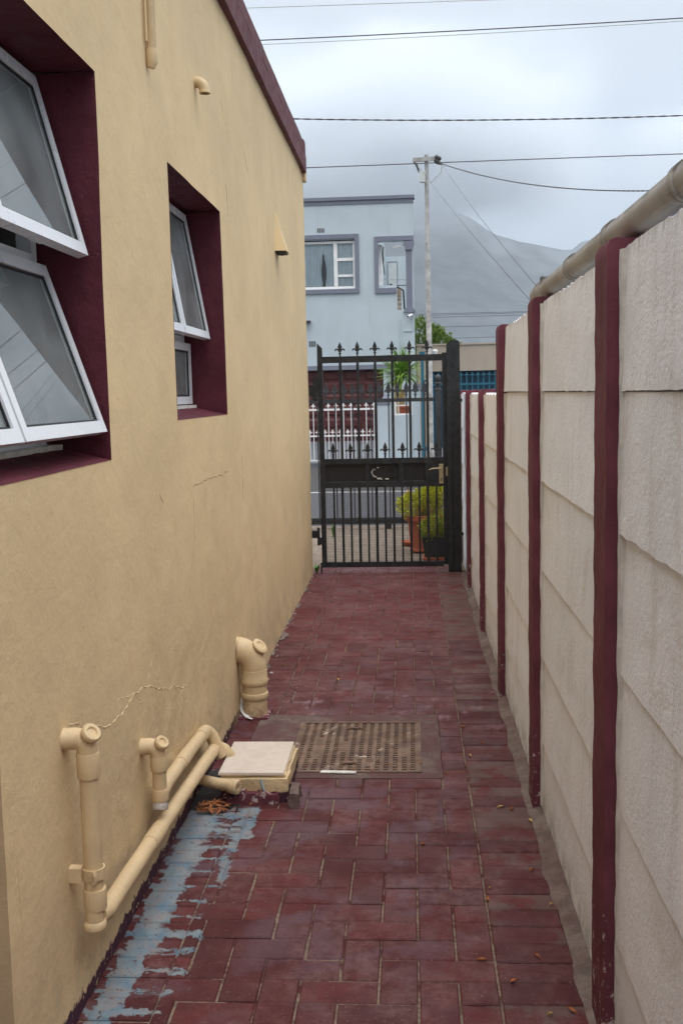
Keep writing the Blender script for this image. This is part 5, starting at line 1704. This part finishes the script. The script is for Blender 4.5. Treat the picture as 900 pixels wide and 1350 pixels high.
# ------------------------------------------------------------------ tree behind
t = thing('broadleaf_tree', 'bushy bright green tree showing above the tan building roof', 'tree', (.5, 33, 0))
m = MB()
m.tube([(.5, 33, -.05), (.5, 33, 1.2), (.45, 33, 2.2)], [.16, .13, .09], 9)
m.build('trunk', X['bark'], t)
m = MB()
for dx, dz in ((-.7, 3.2), (.2, 3.5), (1.0, 3.0), (-.2, 3.3)):
    m.tube([(.47, 33, 1.8), (.47 + dx * .5, 33 + dx * .2, 2.4), (.45 + dx, 33, dz)], [.06, .04, .012], 6)
m.build('limb', X['bark'], t)
m = MB(); q = random.Random(4)
for c, r_, n in (((-.3, 33, 2.9), (.6, .6, .75), 2600), ((.35, 33.1, 3.15), (.55, .6, .62), 2600), ((.9, 32.9, 2.85), (.5, .55, .55), 2000), ((1.35, 33, 2.65), (.48, .5, .38), 1500), ((-.9, 33.2, 2.7), (.6, .6, .7), 1600), ((.75, 33, 3.3), (.28, .3, .28), 500), ((1.7, 33, 2.55), (.32, .4, .25), 600)):
    plant_leaves(m, c, r_, n, .085, q)
m.build('crown', X['tree'], t, fix=False)

# ------------------------------------------------------------------ mountain, air
def ridge(x):
    pts = [(-2600, 330), (-1500, 420), (-700, 560), (-250, 540), (-60, 500), (60, 440), (150, 405), (200, 368), (260, 348), (330, 334), (372, 322), (384, 326), (400, 344), (425, 352), (470, 384), (560, 430), (700, 500), (1200, 620), (2600, 500)]
    for (a, za), (b, zb) in zip(pts, pts[1:]):
        if a <= x <= b:
            return za + (zb - za) * (x - a) / (b - a)
    return 300
m = MB(); vs = []; fs = []
NX, NY = 260, 26
for i in range(NX + 1):
    x = -2600 + 5200 * i / NX
    for j in range(NY + 1):
        s_ = j / NY
        y = 1500 + 1000 * s_
        h = ridge(x) * (s_ ** 1.7) * (1 + .05 * nz(x * .006, s_ * 3, 1) * (1 - s_))
        h += 26 * nz(x * .02, s_ * 3, 3) * s_ * (1.15 - s_) + 14 * abs(nz(x * .045, s_ * 2, 13)) * s_ * (1.1 - s_) + 5 * nz(x * .05, s_ * 16, 5) * s_ + 60 * nz(x * .008, 3, 0) * s_ * (1 - s_)
        vs.append((x, y + 25 * nz(x * .02, s_ * 4, 8), max(h - 5, -5)))
for i in range(NX):
    for j in range(NY):
        fs.append((i * (NY + 1) + j, (i + 1) * (NY + 1) + j, (i + 1) * (NY + 1) + j + 1, i * (NY + 1) + j + 1))
o = m.add(vs, fs, True).build('mountain', X['mountain'], kind='structure', fix=False)

def vol(name, color, dens, aniso=0.0):
    mt = bpy.data.materials.new(name); mt.use_nodes = True; nt = mt.node_tree
    for n in list(nt.nodes): nt.nodes.remove(n)
    o_ = nt.nodes.new('ShaderNodeOutputMaterial'); v = nt.nodes.new('ShaderNodeVolumePrincipled')
    v.inputs['Color'].default_value = color; v.inputs['Density'].default_value = dens; v.inputs['Anisotropy'].default_value = aniso
    nt.links.new(v.outputs[0], o_.inputs['Volume'])
    return mt
hz = MB().box(-3200, 3200, -300, 2900, -8, 720).build('haze', vol('pale_air', (.76, .85, .96, 1), .00022), kind='stuff')
hz['label'] = 'pale blue grey haze veiling the distant mountain'
def mist(label, c, r_, d):
    """soft edged bank of cloud: density falls off from the centre and breaks up with noise"""
    m = MB()
    n, k = 20, 12; prof = []
    for i in range(k + 1):
        a = -math.pi / 2 + math.pi * i / k
        prof.append((max(.0001, math.cos(a)), math.sin(a)))
    m.lathe(prof, (0, 0, 0), n=n)
    mt = bpy.data.materials.new('cloud_mist'); mt.use_nodes = True; nt = mt.node_tree
    for nn in list(nt.nodes): nt.nodes.remove(nn)
    o_ = nt.nodes.new('ShaderNodeOutputMaterial'); v = nt.nodes.new('ShaderNodeVolumePrincipled')
    tc = nt.nodes.new('ShaderNodeTexCoord'); ln = nt.nodes.new('ShaderNodeVectorMath'); ln.operation = 'LENGTH'
    nt.links.new(tc.outputs['Object'], ln.inputs[0])
    mr = nt.nodes.new('ShaderNodeMapRange'); mr.interpolation_type = 'SMOOTHSTEP'
    mr.inputs[1].default_value = 1.0; mr.inputs[2].default_value = .15; mr.inputs[3].default_value = 0; mr.inputs[4].default_value = 1
    nzt = nt.nodes.new('ShaderNodeTexNoise'); nzt.inputs['Scale'].default_value = 2.2; nzt.inputs['Detail'].default_value = 4
    nt.links.new(tc.outputs['Object'], nzt.inputs['Vector'])
    ad = nt.nodes.new('ShaderNodeMath'); ad.operation = 'MULTIPLY_ADD'; ad.inputs[1].default_value = .9
    nt.links.new(nzt.outputs[0], ad.inputs[0]); nt.links.new(ln.outputs['Value'], ad.inputs[2])
    sb = nt.nodes.new('ShaderNodeMath'); sb.operation = 'SUBTRACT'; sb.inputs[1].default_value = .32
    nt.links.new(ad.outputs[0], sb.inputs[0]); nt.links.new(sb.outputs[0], mr.inputs[0])
    ml = nt.nodes.new('ShaderNodeMath'); ml.operation = 'MULTIPLY'; ml.inputs[1].default_value = d
    nt.links.new(mr.outputs[0], ml.inputs[0]); nt.links.new(ml.outputs[0], v.inputs['Density'])
    v.inputs['Color'].default_value = (.93, .965, 1, 1)
    nt.links.new(v.outputs[0], o_.inputs['Volume'])
    o = m.build('mist', mt, kind='stuff')
    o.location = c; o.scale = r_
    tag(o, label, 'mist')
mist('cloud mist wrapping the summit of the mountain left of the saddle', (20, 2050, 480), (520, 420, 250), .016)
mist('cloud mist hanging over the mountain shoulder behind the pole', (150, 2150, 440), (300, 320, 120), .010)
mist('cloud mist hiding the mountain top at the far left', (-560, 2050, 500), (620, 420, 260), .016)
mist('cloud mist over the right hand ridge above the wall pipe', (640, 2200, 480), (300, 300, 125), .010)
